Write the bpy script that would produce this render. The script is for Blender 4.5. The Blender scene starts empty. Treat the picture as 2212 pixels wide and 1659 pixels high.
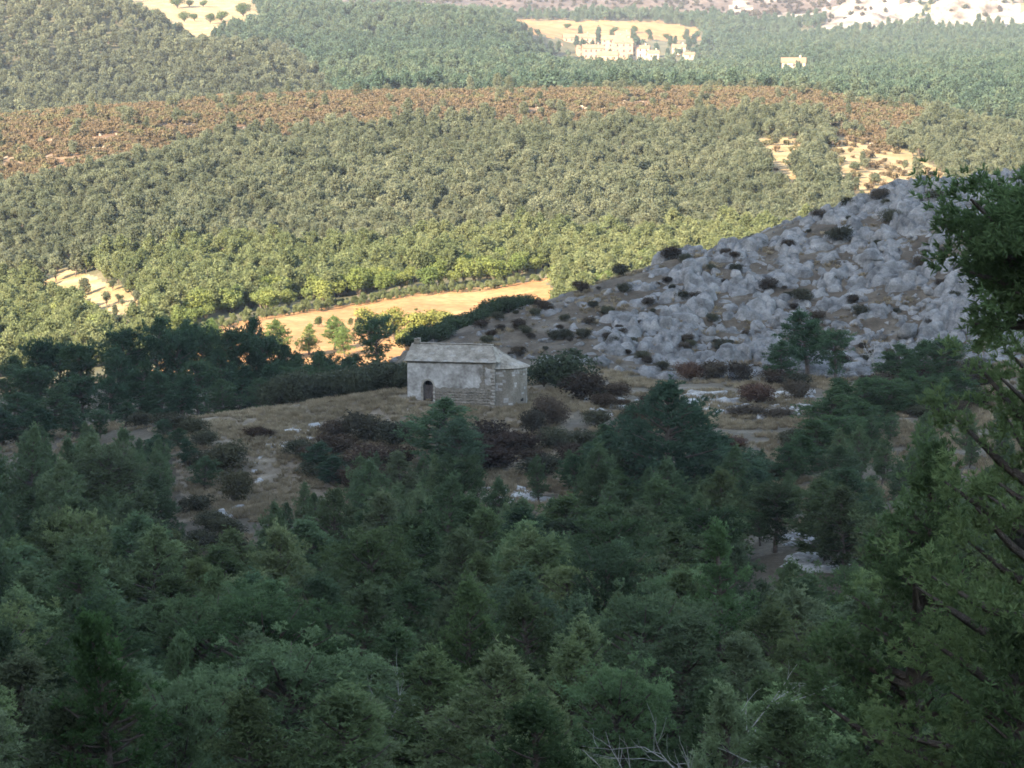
import bpy, bmesh, math, random
import numpy as np
from mathutils import Vector, Matrix

rng = np.random.default_rng(7)
random.seed(7)
S = bpy.context.scene
C = S.collection

# ------------------------------------------------------------------ camera
PITCH = math.radians(6.5)
cam_d = bpy.data.cameras.new('camera')
cam_d.sensor_width = 36; cam_d.lens = 93.75; cam_d.clip_start = 0.5; cam_d.clip_end = 9000
cam = bpy.data.objects.new('camera', cam_d); C.objects.link(cam)
cam.location = (0, 0, 0); cam.rotation_euler = (math.pi/2 - PITCH, 0, 0)
S.camera = cam
# ------------------------------------------------------------------ sky, sun, exposure
SUN_EL = math.radians(22)
SUN_DIR = Vector((-0.6*math.cos(SUN_EL), -0.8*math.cos(SUN_EL), math.sin(SUN_EL)))   # towards the sun
W = bpy.data.worlds.new('World'); S.world = W; W.use_nodes = True
nt = W.node_tree; nt.nodes.clear()
wo = nt.nodes.new('ShaderNodeOutputWorld'); bg = nt.nodes.new('ShaderNodeBackground'); sk = nt.nodes.new('ShaderNodeTexSky')
sk.sky_type = 'NISHITA'; sk.sun_disc = False; sk.sun_elevation = SUN_EL; sk.sun_rotation = math.atan2(-0.6, -0.8)
sk.altitude = 900; sk.dust_density = 1.2
bg.inputs['Strength'].default_value = 0.15
nt.links.new(sk.outputs[0], bg.inputs[0]); nt.links.new(bg.outputs[0], wo.inputs[0])
sd = bpy.data.lights.new('sun', 'SUN'); sd.energy = 5.0; sd.angle = math.radians(0.5); sd.color = (1.0, 0.88, 0.74)
sun = bpy.data.objects.new('sun', sd); C.objects.link(sun); sun.rotation_euler = SUN_DIR.to_track_quat('Z', 'Y').to_euler()
S.view_settings.view_transform = 'Standard'; S.view_settings.look = 'None'; S.view_settings.gamma = 1.0
S.view_settings.exposure = 2.52
S.view_settings.use_white_balance = True; S.view_settings.white_balance_temperature = 7900; S.view_settings.white_balance_tint = 10
S.render.engine = 'CYCLES'
cy = S.cycles
cy.max_bounces = 4; cy.diffuse_bounces = 2; cy.glossy_bounces = 1; cy.transmission_bounces = 2; cy.volume_bounces = 0
cy.transparent_max_bounces = 4; cy.filter_width = 1.7; cy.use_denoising = True

# ------------------------------------------------------------------ helpers
FP = 5760.0
cp, sp = math.cos(PITCH), math.sin(PITCH)
def pt(x, y, Y):                     # a point of the place seen in direction (x, y), Y metres ahead
    a = (x-1106)/FP; b = -(y-829.5)/FP
    t = Y/(cp + b*sp)
    return np.array([a*t, Y, (-sp + b*cp)*t])
def proj(P):
    P = np.asarray(P, float); X, Y, Z = P[..., 0], P[..., 1], P[..., 2]
    d = Y*cp - Z*sp; v = Y*sp + Z*cp
    d = np.maximum(d, 1e-3)
    return 1106 + FP*X/d, 829.5 - FP*v/d
def zof(y, Y): return pt(1106, y, Y)[2]

def pchip(xs, ys, q):
    xs = np.asarray(xs, float); ys = np.asarray(ys, float); q = np.clip(q, xs[0], xs[-1])
    h = np.diff(xs); dl = np.diff(ys, axis=0)/(h if ys.ndim == 1 else h[:, None])
    m = np.zeros_like(ys)
    a, b = dl[:-1], dl[1:]
    same = (a*b) > 0
    with np.errstate(divide='ignore', invalid='ignore'):
        hm = np.where(same, 2*a*b/np.where(same, a+b, 1), 0)
    m[1:-1] = hm; m[0] = dl[0]; m[-1] = dl[-1]
    i = np.clip(np.searchsorted(xs, q, side='right')-1, 0, len(xs)-2)
    hh = h[i]; t = (q-xs[i])/hh
    if ys.ndim > 1: t = t[:, None]; hh = hh[:, None]
    t2, t3 = t*t, t*t*t
    return (2*t3-3*t2+1)*ys[i] + (t3-2*t2+t)*hh*m[i] + (-2*t3+3*t2)*ys[i+1] + (t3-t2)*hh*m[i+1]

_perm = np.random.default_rng(3).random((256, 256))
def vnoise(x, y):
    x = np.asarray(x, float); y = np.asarray(y, float)
    xi = np.floor(x).astype(int); yi = np.floor(y).astype(int)
    fx = x-xi; fy = y-yi; fx = fx*fx*(3-2*fx); fy = fy*fy*(3-2*fy)
    g = lambda i, j: _perm[i & 255, j & 255]
    return (g(xi, yi)*(1-fx)+g(xi+1, yi)*fx)*(1-fy) + (g(xi, yi+1)*(1-fx)+g(xi+1, yi+1)*fx)*fy
def fbm(x, y, o=4):
    s = 0; a = 1; n = 0
    for k in range(o):
        s = s + a*vnoise(x*2**k+17.3*k, y*2**k+9.1*k); n += a; a *= .5
    return s/n - .5
def inpoly(x, y, poly):
    x = np.asarray(x, float); y = np.asarray(y, float); r = np.zeros(np.broadcast(x, y).shape, bool)
    n = len(poly)
    for i in range(n):
        x0, y0 = poly[i]; x1, y1 = poly[(i+1) % n]
        if y0 == y1: continue
        c = ((y0 > y) != (y1 > y)) & (x < (x1-x0)*(y-y0)/(y1-y0)+x0)
        r ^= c
    return r

def mesh(name, V, F, mats=(), smooth=False, midx=None):
    """V (n,3); F a list of (m,k) index arrays or a list of tuples"""
    V = np.asarray(V, np.float32)
    me = bpy.data.meshes.new(name)
    if isinstance(F, np.ndarray): F = [F]
    if len(F) and not isinstance(F[0], np.ndarray):
        me.from_pydata([tuple(map(float, v)) for v in V], [], [tuple(map(int, f)) for f in F])
    else:
        loops = np.concatenate([f.ravel() for f in F]).astype(np.int32)
        tot = np.concatenate([np.full(len(f), f.shape[1]) for f in F]).astype(np.int32)
        start = np.concatenate([[0], np.cumsum(tot)[:-1]]).astype(np.int32)
        me.vertices.add(len(V)); me.vertices.foreach_set('co', V.ravel())
        me.loops.add(len(loops)); me.loops.foreach_set('vertex_index', loops)
        me.polygons.add(len(tot)); me.polygons.foreach_set('loop_start', start); me.polygons.foreach_set('loop_total', tot)
        me.update(calc_edges=True)
    for m in mats: me.materials.append(m)
    if midx is not None: me.polygons.foreach_set('material_index', np.asarray(midx, np.int32))
    if smooth: me.polygons.foreach_set('use_smooth', np.ones(len(me.polygons), bool))
    me.validate(); me.update()
    return me
def obj(name, me, parent=None, loc=None, rotz=0, scale=None, color=None):
    o = bpy.data.objects.new(name, me); C.objects.link(o)
    if parent is not None: o.parent = parent
    if loc is not None: o.location = [float(v) for v in loc]
    if rotz: o.rotation_euler = (0, 0, rotz)
    if scale is not None: o.scale = (scale,)*3 if np.isscalar(scale) else [float(v) for v in scale]
    if color is not None: o.color = (*color, 1)
    return o
def tag(o, label, cat, group=None):
    o['label'] = label; o['category'] = cat
    if group: o['group'] = group
    return o
def kind(o, k): o['kind'] = k; return o

# ------------------------------------------------------------------ materials
def newmat(name):
    m = bpy.data.materials.new(name); m.use_nodes = True; m.node_tree.nodes.clear()
    return m, m.node_tree, lambda t: m.node_tree.nodes.new(t)
def ramp(nd, stops):
    e = nd.color_ramp.elements
    while len(e) < len(stops): e.new(0.5)
    for k, (p, c) in enumerate(stops): e[k].position = p; e[k].color = (*c, 1)
def ground_mat(name, stops, scale=.3, scale2=None, bump=.3, rough=.95, mix2=None):
    """two octaves of noise pick between real ground colours"""
    m, t, N = newmat(name); L = t.links.new
    out = N('ShaderNodeOutputMaterial'); b = N('ShaderNodeBsdfPrincipled'); b.inputs['Roughness'].default_value = rough
    b.inputs['Specular IOR Level'].default_value = .15
    g = N('ShaderNodeNewGeometry')
    n1 = N('ShaderNodeTexNoise'); n1.inputs['Scale'].default_value = scale; n1.inputs['Detail'].default_value = 8; n1.inputs['Roughness'].default_value = .62
    r = N('ShaderNodeValToRGB'); ramp(r, stops)
    L(g.outputs['Position'], n1.inputs['Vector']); L(n1.outputs['Fac'], r.inputs[0])
    col = r.outputs[0]
    n2 = N('ShaderNodeTexNoise'); n2.inputs['Scale'].default_value = scale2 or scale*9; n2.inputs['Detail'].default_value = 5
    L(g.outputs['Position'], n2.inputs['Vector'])
    mx = N('ShaderNodeMix'); mx.data_type = 'RGBA'; mx.blend_type = 'MULTIPLY'; mx.inputs[0].default_value = .55
    r2 = N('ShaderNodeValToRGB'); ramp(r2, [(.3, (.55,)*3), (.7, (1.25,)*3)])
    L(n2.outputs['Fac'], r2.inputs[0]); L(col, mx.inputs[6]); L(r2.outputs[0], mx.inputs[7])
    L(mx.outputs[2], b.inputs['Base Color'])
    bp = N('ShaderNodeBump'); bp.inputs['Strength'].default_value = bump; bp.inputs['Distance'].default_value = .3
    L(n2.outputs['Fac'], bp.inputs['Height']); L(bp.outputs[0], b.inputs['Normal'])
    L(b.outputs[0], out.inputs[0])
    return m
def foliage_mat(name, ca, cb, cc, patch=.02, use_obj=False, trans=.25):
    """leaf colours: differ from tree to tree and from bough to bough"""
    m, t, N = newmat(name); L = t.links.new
    out = N('ShaderNodeOutputMaterial')
    oi = N('ShaderNodeObjectInfo'); g = N('ShaderNodeNewGeometry')
    n = N('ShaderNodeTexNoise'); n.inputs['Scale'].default_value = 1.1; n.inputs['Detail'].default_value = 3
    L(g.outputs['Position'], n.inputs['Vector'])
    n2 = N('ShaderNodeTexNoise'); n2.inputs['Scale'].default_value = patch; n2.inputs['Detail'].default_value = 3
    L(oi.outputs['Location'], n2.inputs['Vector'])
    r = N('ShaderNodeValToRGB'); ramp(r, [(.25, ca), (.5, cb), (.75, cc)])
    ad = N('ShaderNodeMath'); ad.operation = 'MULTIPLY_ADD'; ad.inputs[1].default_value = .5
    L(oi.outputs['Random'], ad.inputs[0])
    sb = N('ShaderNodeMath'); sb.operation = 'SUBTRACT'; sb.inputs[1].default_value = .25
    L(n2.outputs['Fac'], sb.inputs[0]); L(sb.outputs[0], ad.inputs[2])
    L(ad.outputs[0], r.inputs[0])
    r2 = N('ShaderNodeValToRGB'); ramp(r2, [(.3, (.7,)*3), (.7, (1.25,)*3)])
    L(n.outputs['Fac'], r2.inputs[0])
    mx = N('ShaderNodeMix'); mx.data_type = 'RGBA'; mx.blend_type = 'MULTIPLY'; mx.inputs[0].default_value = 1
    L(r.outputs[0], mx.inputs[6]); L(r2.outputs[0], mx.inputs[7])
    col = mx.outputs[2]
    if use_obj:
        mo = N('ShaderNodeMix'); mo.data_type = 'RGBA'; mo.blend_type = 'MULTIPLY'; mo.inputs[0].default_value = 1
        L(col, mo.inputs[6]); L(oi.outputs['Color'], mo.inputs[7]); col = mo.outputs[2]
    d = N('ShaderNodeBsdfDiffuse'); tr = N('ShaderNodeBsdfTranslucent'); ms = N('ShaderNodeMixShader'); ms.inputs[0].default_value = trans
    L(col, d.inputs[0]); L(col, tr.inputs[0]); L(d.outputs[0], ms.inputs[1]); L(tr.outputs[0], ms.inputs[2]); L(ms.outputs[0], out.inputs[0])
    return m

M = {}
M['bark'] = ground_mat('bark', [(.3, (.06, .048, .04)), (.7, (.15, .12, .10))], 3, bump=.5)
M['pale_bark'] = ground_mat('pale_bark', [(.3, (.25, .24, .22)), (.7, (.42, .40, .37))], 4, bump=.4)
M['soil'] = ground_mat('woodland_floor', [(.3, (.05, .04, .027)), (.55, (.085, .066, .044)), (.75, (.13, .105, .075))], .5, bump=.7)
M['meadow'] = ground_mat('dry_meadow', [(.3, (.105, .08, .056)), (.45, (.16, .125, .087)), (.58, (.21, .168, .12)), (.74, (.29, .25, .19))], .5, 5, bump=.8)
M['rocky'] = ground_mat('rocky_soil', [(.3, (.045, .036, .026)), (.48, (.08, .062, .044)), (.6, (.115, .094, .07)), (.72, (.16, .15, .135))], .35, bump=.6)
M['scrubland'] = ground_mat('scrubland', [(.3, (.075, .062, .043)), (.5, (.115, .092, .065)), (.62, (.15, .125, .092)), (.74, (.26, .245, .22))], .4, bump=.6)
M['field'] = ground_mat('dry_field', [(.3, (.23, .115, .05)), (.5, (.305, .168, .075)), (.7, (.38, .24, .12))], .09, .9)
M['clearing'] = ground_mat('bare_clearing', [(.3, (.21, .145, .07)), (.5, (.29, .21, .11)), (.7, (.36, .295, .185))], .12)
M['wood_floor'] = ground_mat('hill_wood_floor', [(.3, (.07, .07, .045)), (.5, (.10, .097, .06)), (.72, (.17, .15, .10))], .06, .5)
M['heath'] = ground_mat('heath_floor', [(.3, (.08, .05, .03)), (.46, (.115, .072, .045)), (.57, (.165, .12, .083)), (.7, (.25, .2, .15))], .12, 1.0)
M['mountain'] = ground_mat('mountain_scrub', [(.3, (.055, .043, .04)), (.5, (.09, .07, .062)), (.7, (.15, .125, .108))], .02, .2)
M['cliff'] = ground_mat('limestone_cliff', [(.3, (.05, .042, .037)), (.40, (.12, .10, .087)), (.52, (.24, .21, .182)), (.66, (.34, .305, .27))], .06, .5, bump=1.0)
M['stone'] = ground_mat('limestone', [(.3, (.06, .06, .06)), (.45, (.125, .125, .123)), (.58, (.19, .19, .186)), (.72, (.27, .268, .26))], .55, 5, bump=.6)
M['white_stone'] = ground_mat('white_limestone', [(.3, (.17, .165, .155)), (.48, (.29, .285, .27)), (.62, (.39, .382, .36)), (.78, (.46, .45, .43))], 1.1, 5, bump=.6)
M['pale_slab'] = ground_mat('pale_roof_stone', [(.3, (.22, .2, .17)), (.7, (.33, .31, .275))], 1.1, 6, bump=.4)
M['heath_stone'] = ground_mat('heath_stone', [(.3, (.16, .13, .10)), (.7, (.32, .28, .225))], .5, 3, bump=.4)
M['grass'] = foliage_mat('dry_grass', (.17, .135, .088), (.225, .18, .118), (.28, .23, .155), .1)
M['masonry'] = ground_mat('rubble_masonry', [(.3, (.13, .115, .095)), (.5, (.19, .17, .142)), (.7, (.265, .243, .208))], .9, 7, bump=.4)
M['mortar'] = ground_mat('lime_mortar', [(.3, (.14, .124, .103)), (.7, (.225, .204, .172))], 1.2, 9, bump=.5)
M['plaster'] = ground_mat('old_plaster', [(.28, (.13, .12, .105)), (.40, (.225, .215, .2)), (.52, (.32, .312, .295)), (.68, (.41, .402, .385))], .9, 4, bump=.3)
M['lauze'] = ground_mat('roof_stone', [(.3, (.14, .122, .098)), (.48, (.23, .203, .165)), (.7, (.36, .326, .272))], 1.1, 6, bump=.4)
M['door'] = ground_mat('weathered_wood', [(.3, (.06, .05, .045)), (.7, (.12, .105, .10))], 3, 14, bump=.4)
M['dark'] = ground_mat('unlit_interior', [(.3, (.01, .01, .01)), (.7, (.02, .02, .02))], 2)  # near-black colour stands in for shade behind the door and in the hole
M['village_wall'] = ground_mat('village_render', [(.3, (.27, .17, .12)), (.7, (.33, .22, .16))], .2)
M['cream_wall'] = ground_mat('cream_render', [(.3, (.32, .265, .2)), (.7, (.38, .325, .25))], .2)
M['village_roof'] = ground_mat('clay_tile_roof', [(.3, (.21, .115, .078)), (.7, (.28, .165, .115))], .3)
M['window'] = ground_mat('window_dark', [(.3, (.06, .05, .05)), (.7, (.1, .08, .08))], 1)
M['needles'] = foliage_mat('pine_needles', (.074, .112, .06), (.096, .138, .072), (.124, .164, .085), .05, True, .35)
M['fir'] = foliage_mat('fir_needles', (.045, .070, .026), (.062, .09, .034), (.09, .118, .045), .05, True, .35)
M['shrub'] = foliage_mat('shrub_leaves', (.050, .045, .036), (.066, .057, .045), (.085, .076, .057), .05, True)
M['oak'] = foliage_mat('broad_leaves', (.09, .12, .05), (.12, .14, .06), (.15, .17, .075), .05, True)
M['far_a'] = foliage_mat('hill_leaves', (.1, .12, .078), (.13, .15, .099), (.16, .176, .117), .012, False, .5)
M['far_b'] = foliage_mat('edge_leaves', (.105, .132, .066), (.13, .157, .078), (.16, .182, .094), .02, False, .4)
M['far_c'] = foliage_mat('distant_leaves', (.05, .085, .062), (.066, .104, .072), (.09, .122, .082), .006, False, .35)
M['far_d'] = foliage_mat('left_hill_leaves', (.078, .092, .066), (.10, .118, .08), (.125, .14, .093), .008, False, .4)
M['heather'] = foliage_mat('heather', (.10, .082, .055), (.122, .09, .06), (.10, .10, .057), .03)
M['scrub'] = foliage_mat('mountain_scrub_leaves', (.05, .042, .037), (.062, .052, .044), (.05, .06, .04), .01)

# ------------------------------------------------------------------ terrain
near = [(-60, 14), (-20, 4), (0, -1.7), (30, -11.5), (60, -20.5), (100, -27), (140, -31)]
def col(*a): return [(Y, z) for Y, z in a]
def yz(y, Y): return (Y, zof(y, Y))
COLS = {
 -250: near+[(190,-36),(225,-37),(250,-36.5),(275,-38),(310,-42),(350,-43.5),(400,-45),(480,-46),(640,-30),(800,-15),(860,-18),(950,-20),(1050,-6),(1200,25),(1350,62),(1600,85),(2000,80),(2500,90),(2800,130),(3400,270)],
 0: near+[(190,-36),(225,-36.5),(250,-35.5),(275,-37),(310,-42),(350,-43),(400,-44.5),(480,-45.6),(640,-29),yz(258,800),(860,-16),(950,-20),(1050,-8),(1200,20),(1350,54),(1600,75),(2000,68),(2500,80),(2800,120),(3400,270)],
 250: near+[(190,-35.5),(225,-34.8),(250,-33.4),(270,-35),(310,-41.5),(360,-42),(400,-42.5),(480,-41.5),(560,-36),yz(236,800),(860,-12),(950,-18),(1050,-10),(1200,14),yz(15,1300),(1450,22),(1550,28),(1900,57),(2300,75),(2800,120),(3400,270)],
 500: near+[(170,-33.3),(190,-34.5),yz(1090,215),yz(950,238),yz(902,252),(265,-33.5),(300,-40),(340,-41.5),(383,-41.4),(440,-39.9),(490,-39),(650,-25),yz(214,860),(920,-10),(980,-13),(1080,-4),yz(115,1180),(1260,8),yz(112,1400),yz(60,1550),yz(25,1750),(1900,57),(2300,75),(2800,120),(3400,270)],
 750: near+[(170,-33.2),(200,-34),(225,-32.6),(245,-31.4),yz(866,256),(270,-33),(300,-38),(340,-41),(383,-41),(465,-38.9),(500,-38),(660,-24),yz(207,870),(930,-9),(1000,-10),(1150,-2),(1300,5),yz(105,1500),yz(38,1700),(1780,36),(1900,42),(2100,50),(2450,55),(2650,82),(3400,270)],
 880: near+[(170,-33),(200,-33.5),(235,-31.8),yz(868,250),(262,-30.6),(285,-31.5),yz(757,305),(325,-36),(360,-40),(400,-40.5),(470,-37.8),(500,-37),(660,-23),yz(205,870),(930,-8),(1000,-9),(1150,-1),(1300,5),(1500,18),yz(40,1700),(1780,37),(1900,40),(2100,50),(2450,55),(2650,82),(3400,270)],
 1050: near+[(190,-33),(235,-32.2),yz(880,250),(270,-31),(290,-31),yz(695,315),(335,-33),(370,-39),(410,-39.5),(480,-37.4),(505,-36.5),(670,-22),yz(203,880),(940,-8),(1000,-9),(1150,-1),(1300,5),(1500,17),yz(60,1730),(1800,32),(1900,38),(2100,46),(2450,55),(2650,82),(3400,270)],
 1250: near+[(190,-32.8),(235,-31.3),(255,-30.6),(275,-30.4),(285,-30.5),(305,-28),yz(628,324),(345,-31),(380,-38),(420,-38.5),(480,-36),(510,-35),(680,-21),yz(199,890),(950,-8),(1050,-8),(1300,0),(1600,-3),(1800,-1),yz(152,1940),yz(88,2050),yz(70,2150),yz(46,2300),(2450,56),(2650,84),(3400,270)],
 1450: near+[(190,-32.4),(235,-31),(262,-31.5),(285,-31.6),(310,-26.5),yz(562,333),(355,-28),(400,-36),(440,-37),(500,-35),(690,-20),yz(197,900),(960,-9),(1100,-8),(1400,0),(1650,-2),(1820,1),yz(148,1950),yz(100,2080),yz(80,2200),yz(55,2300),(2450,56),(2650,84),(3400,270)],
 1700: near+[(170,-29.9),(190,-31),(230,-31.5),(262,-31.5),(290,-31.6),(318,-24),yz(488,343),(362,-23),(410,-34),(450,-36),(500,-34),(690,-20),yz(200,890),(960,-10),(1100,-9),(1300,-4),yz(166,1500),(1800,15),yz(105,2100),yz(72,2300),(2450,56),(2600,78),(3400,270)],
 1950: near+[(170,-29.7),(190,-30.5),(230,-31),(262,-31.3),(288,-31),(320,-22),yz(404,352),(368,-18),(410,-30),(450,-34),(500,-33),(700,-21),yz(238,850),(930,-13),(1050,-10),(1300,-3),(1600,4),(1900,14),(2200,31),yz(74,2330),yz(5,2420),(2500,98),(3400,280)],
 2212: near+[(170,-29.7),(190,-30),(230,-31),(262,-31),(285,-30),(325,-17),yz(362,362),(380,-15),(410,-25),(450,-32),(500,-32),(700,-24),yz(300,820),(900,-18),(1100,-8),(1400,2),(1700,10),(2000,20),(2250,33),(2330,40),(2420,72),(2500,98),(3400,280)],
 2500: near+[(170,-29.7),(190,-30),(230,-31),(262,-31),(285,-29),(325,-14),(365,-6),(385,-10),(415,-22),(450,-30),(500,-32),(700,-26),(820,-20),(900,-18),(1100,-8),(1400,2),(1700,10),(2000,20),(2250,33),(2330,40),(2420,72),(2500,98),(3400,280)],
}
YG = np.concatenate([np.linspace(-60, 60, 25)[:-1], 60*np.exp(np.linspace(0, math.log(3400/60.), 880))])
def wid(Y): return np.maximum(Y, 140.0)
cx = sorted(COLS)
prof = np.array([pchip([p[0] for p in COLS[c]], [p[1] for p in COLS[c]], YG) for c in cx])       # cols x Y
cu = np.array([(c-1106)/FP for c in cx])
inner = np.linspace(-.225, .225, 300)
outer = np.array([.235, .25, .28, .33, .4, .55, .8, 1.2, 1.8])
UG = np.concatenate([-outer[::-1], inner, outer])
ZG = pchip(cu, prof, np.clip(UG, cu[0], cu[-1])).T                                               # Y x U
XX = UG[None, :]*wid(YG)[:, None]; YY = np.repeat(YG[:, None], len(UG), 1)
amp = np.interp(YG, [0, 100, 250, 500, 1000, 3000], [.3, .8, .45, 1.2, 3, 12])[:, None]
ZG = ZG + amp*fbm(XX/18+5, YY/18, 5)*np.interp(YG, [0, 500, 900, 3000], [1, 1, .6, .3])[:, None]
ZG = ZG + fbm(XX/120+31, YY/160+4, 4)*np.interp(YG, [0, 900, 2300, 2600], [0, 0, 6, 40])[:, None]
# rough cliff face
PX, PY = proj(np.stack([XX, YY, ZG], -1))
rockmask = (YY > 282) & (YY < 372) & (PX > 930)
ZG = ZG + np.where(rockmask, 1.1*fbm(XX/5, YY/5, 4), 0)*np.clip((YY-282)/15, 0, 1)
cliffm = np.clip((XX/wid(YY)-.118)/.01, 0, 1)*np.clip((YY-2300)/40, 0, 1)
ZG = ZG + cliffm*(34*np.abs(fbm(XX/38, YY/30, 5)))
PX, PY = proj(np.stack([XX, YY, ZG], -1))

def H(X, Y):
    X = np.asarray(X, float); Y = np.asarray(Y, float)
    u = np.clip(X/wid(Y), UG[0], UG[-1])
    i = np.clip(np.searchsorted(YG, Y)-1, 0, len(YG)-2); j = np.clip(np.searchsorted(UG, u)-1, 0, len(UG)-2)
    fy = np.clip((Y-YG[i])/(YG[i+1]-YG[i]), 0, 1); fx = (u-UG[j])/(UG[j+1]-UG[j])
    return (ZG[i, j]*(1-fx)+ZG[i, j+1]*fx)*(1-fy) + (ZG[i+1, j]*(1-fx)+ZG[i+1, j+1]*fx)*fy
def gp(x, Y):                       # ground point in column x, Y metres ahead
    X = (x-1106)/FP*Y
    for _ in range(3):
        z = float(H(X, Y)); d = Y*cp - z*sp; X = (x-1106)/FP*d
    return np.array([X, Y, float(H(X, Y))])

# regions of the ground (each its own surface)
POLY = dict(
 clear_l=[(60,606),(120,588),(165,575),(192,600),(225,615),(285,632),(320,668),(318,735),(235,745),(200,715),(180,690),(140,675),(80,655)],
 clear_r1=[(1616,300),(1710,296),(1738,345),(1705,435),(1655,430),(1640,350)],
 clear_r2=[(1760,250),(1830,255),(1860,300),(1900,312),(1960,328),(2050,380),(2060,470),(1860,480),(1820,430),(1780,375),(1790,300)],
 field_tl=[(230,-40),(560,-40),(555,60),(480,75),(425,125),(400,105),(330,75),(270,20)],
 field_mid=[(865,30),(930,33),(1010,53),(1015,84),(910,70)],
 field_v=[(1095,42),(1280,46),(1420,48),(1510,64),(1512,92),(1430,88),(1320,82),(1200,84),(1105,74)],
)
jx = 16*fbm(XX/7, YY/9, 3)*2+np.where(YY < 300, 70*fbm(XX/9+3, YY/7, 3), 0); jy = 7*fbm(XX/7+40, YY/9+11, 3)*2
QX, QY = PX+jx, PY+jy
def field_top(x): return np.interp(x, [300, 430, 520, 700, 860, 1000, 1170], [395, 432, 441, 460, 470, 478, 486])
def heath_low(x): return np.interp(x, [-200, 0, 150, 350, 480, 650, 800, 1000, 1250, 1450, 1600, 1780, 1850, 1950, 2050], [395, 418, 402, 352, 308, 300, 290, 280, 278, 268, 262, 262, 312, 300, 255])
reg = np.full(XX.shape, 'soil', dtype=object)
near_m = (YY > 208) & (YY < 290)
reg[near_m & (QX > 385) & (QX < 2500)] = 'scrubland'
reg[near_m & (QX > 385) & (QX < 1215) & (YY < 275)] = 'meadow'
reg[(YY >= 160) & (YY <= 208) & (QX > 1240) & (QX < 1900) & (fbm(XX/15, YY/15) > -.05)] = 'scrubland'
reg[(YY+jx*.2 > 283) & (YY < 385) & (QX > 880)] = 'rocky'
reg[(YY >= 385)] = 'wood_floor'
reg[(YY > 372) & (YY < field_top(QX)) & (QX > 330) & (QX < 1180) & ((QX < 1000) | (YY > 430))] = 'field'
reg[(YY > 402) & (YY < 700) & inpoly(QX, QY, POLY['clear_l'])] = 'clearing'
reg[(YY > 500) & (YY < 880) & (inpoly(QX, QY, POLY['clear_r1']) | inpoly(QX, QY, POLY['clear_r2']))] = 'clearing'
reg[(YY > 560) & (YY < 915) & (QY+55*fbm(XX/16, YY/24, 4) < heath_low(QX)) & (QX < 2000)] = 'heath'
reg[(YY > 1340) & (YY < 2250) & inpoly(QX, QY, POLY['field_tl'])] = 'clearing'
reg[(YY > 1750) & (YY < 2200) & (inpoly(QX, QY, POLY['field_mid']))] = 'clearing'
reg[(YY > 2000) & (YY < 2420) & (inpoly(QX, QY, POLY['field_v']))] = 'field_far'
reg[(YY >= 2400)] = 'mountain'
reg[(YY > 2335) & (QX > 1775) & (fbm(XX/60, YY/60, 3) > -.12)] = 'cliff'
reg[(YY > 2380) & (QX > 1560) & (QX <= 1775) & (fbm(XX/50+8, YY/50, 3) > .14)] = 'cliff'
reg[(YY > 2560) & (QX > 1700) & (fbm(XX/90, YY/90, 3) < .05)] = 'mountain'
NAMES = {'soil': ('woodland_ground', 'soil'), 'meadow': ('meadow', 'meadow'), 'scrubland': ('scrubland', 'scrubland'), 'rocky': ('hillside_soil', 'rocky'), 'field': ('valley_field', 'field'),
         'clearing': ('bare_clearings', 'clearing'), 'wood_floor': ('wooded_hills', 'wood_floor'), 'heath': ('heath_ridge', 'heath'),
         'field_far': ('village_field', 'field'), 'mountain': ('mountain', 'mountain'), 'cliff': ('cliff', 'cliff')}
ny, nx = XX.shape
VALL = np.stack([XX, YY, ZG], -1).reshape(-1, 3)
I = np.arange(ny*nx).reshape(ny, nx)
QUADS = np.stack([I[:-1, :-1], I[:-1, 1:], I[1:, 1:], I[1:, :-1]], -1).reshape(-1, 4)
RQ = reg[:-1, :-1].reshape(-1)
GROUND = {}
for k, (nm, mt) in NAMES.items():
    q = QUADS[RQ == k]
    if not len(q): continue
    used, inv = np.unique(q, return_inverse=True)
    GROUND[k] = kind(obj(nm, mesh(nm, VALL[used], inv.reshape(-1, 4), [M[mt]], True)), 'structure')
def region(X, Y):
    u = np.clip(X/wid(Y), UG[0], UG[-1])
    return reg[np.clip(np.searchsorted(YG, Y)-1, 0, ny-1), np.clip(np.searchsorted(UG, u)-1, 0, nx-1)]

# the mountain spur up the slope from the photographer, whose shadow lies on the chapel's knoll
ss = np.array([-700, -400, -200, -90, -34, 0, 40, 84, 100, 125, 167, 200, 228, 256, 330, 450, 700])
sh = np.array([-40, -20, 20, 73, 103, 121.4, 143, 167, 178, 168, 150, 125, 105, 88, 62, 40, 10])
sq = np.linspace(-700, 700, 120); pq = np.linspace(-500, 330, 60)
crest = pchip(ss, sh, sq) + 6*fbm(sq/25, sq*0+2, 3)
SV = []
for i, s_ in enumerate(sq):
    for p_ in pq:
        drop = (-p_)*.25 if p_ < 0 else p_*.98
        X = -272+.8*s_+.6*p_; Y = 65-.6*s_+.8*p_
        z = crest[i]-drop + (8*fbm(X/50, Y/50, 4) if abs(p_) > 15 else 0)
        SV.append((X, Y, max(z, -70)))
SI = np.arange(len(SV)).reshape(len(sq), len(pq))
kind(obj('mountain_spur', mesh('mountain_spur', np.array(SV), np.stack([SI[:-1, :-1], SI[:-1, 1:], SI[1:, 1:], SI[1:, :-1]], -1).reshape(-1, 4), [M['wood_floor']], True)), 'structure')

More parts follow.
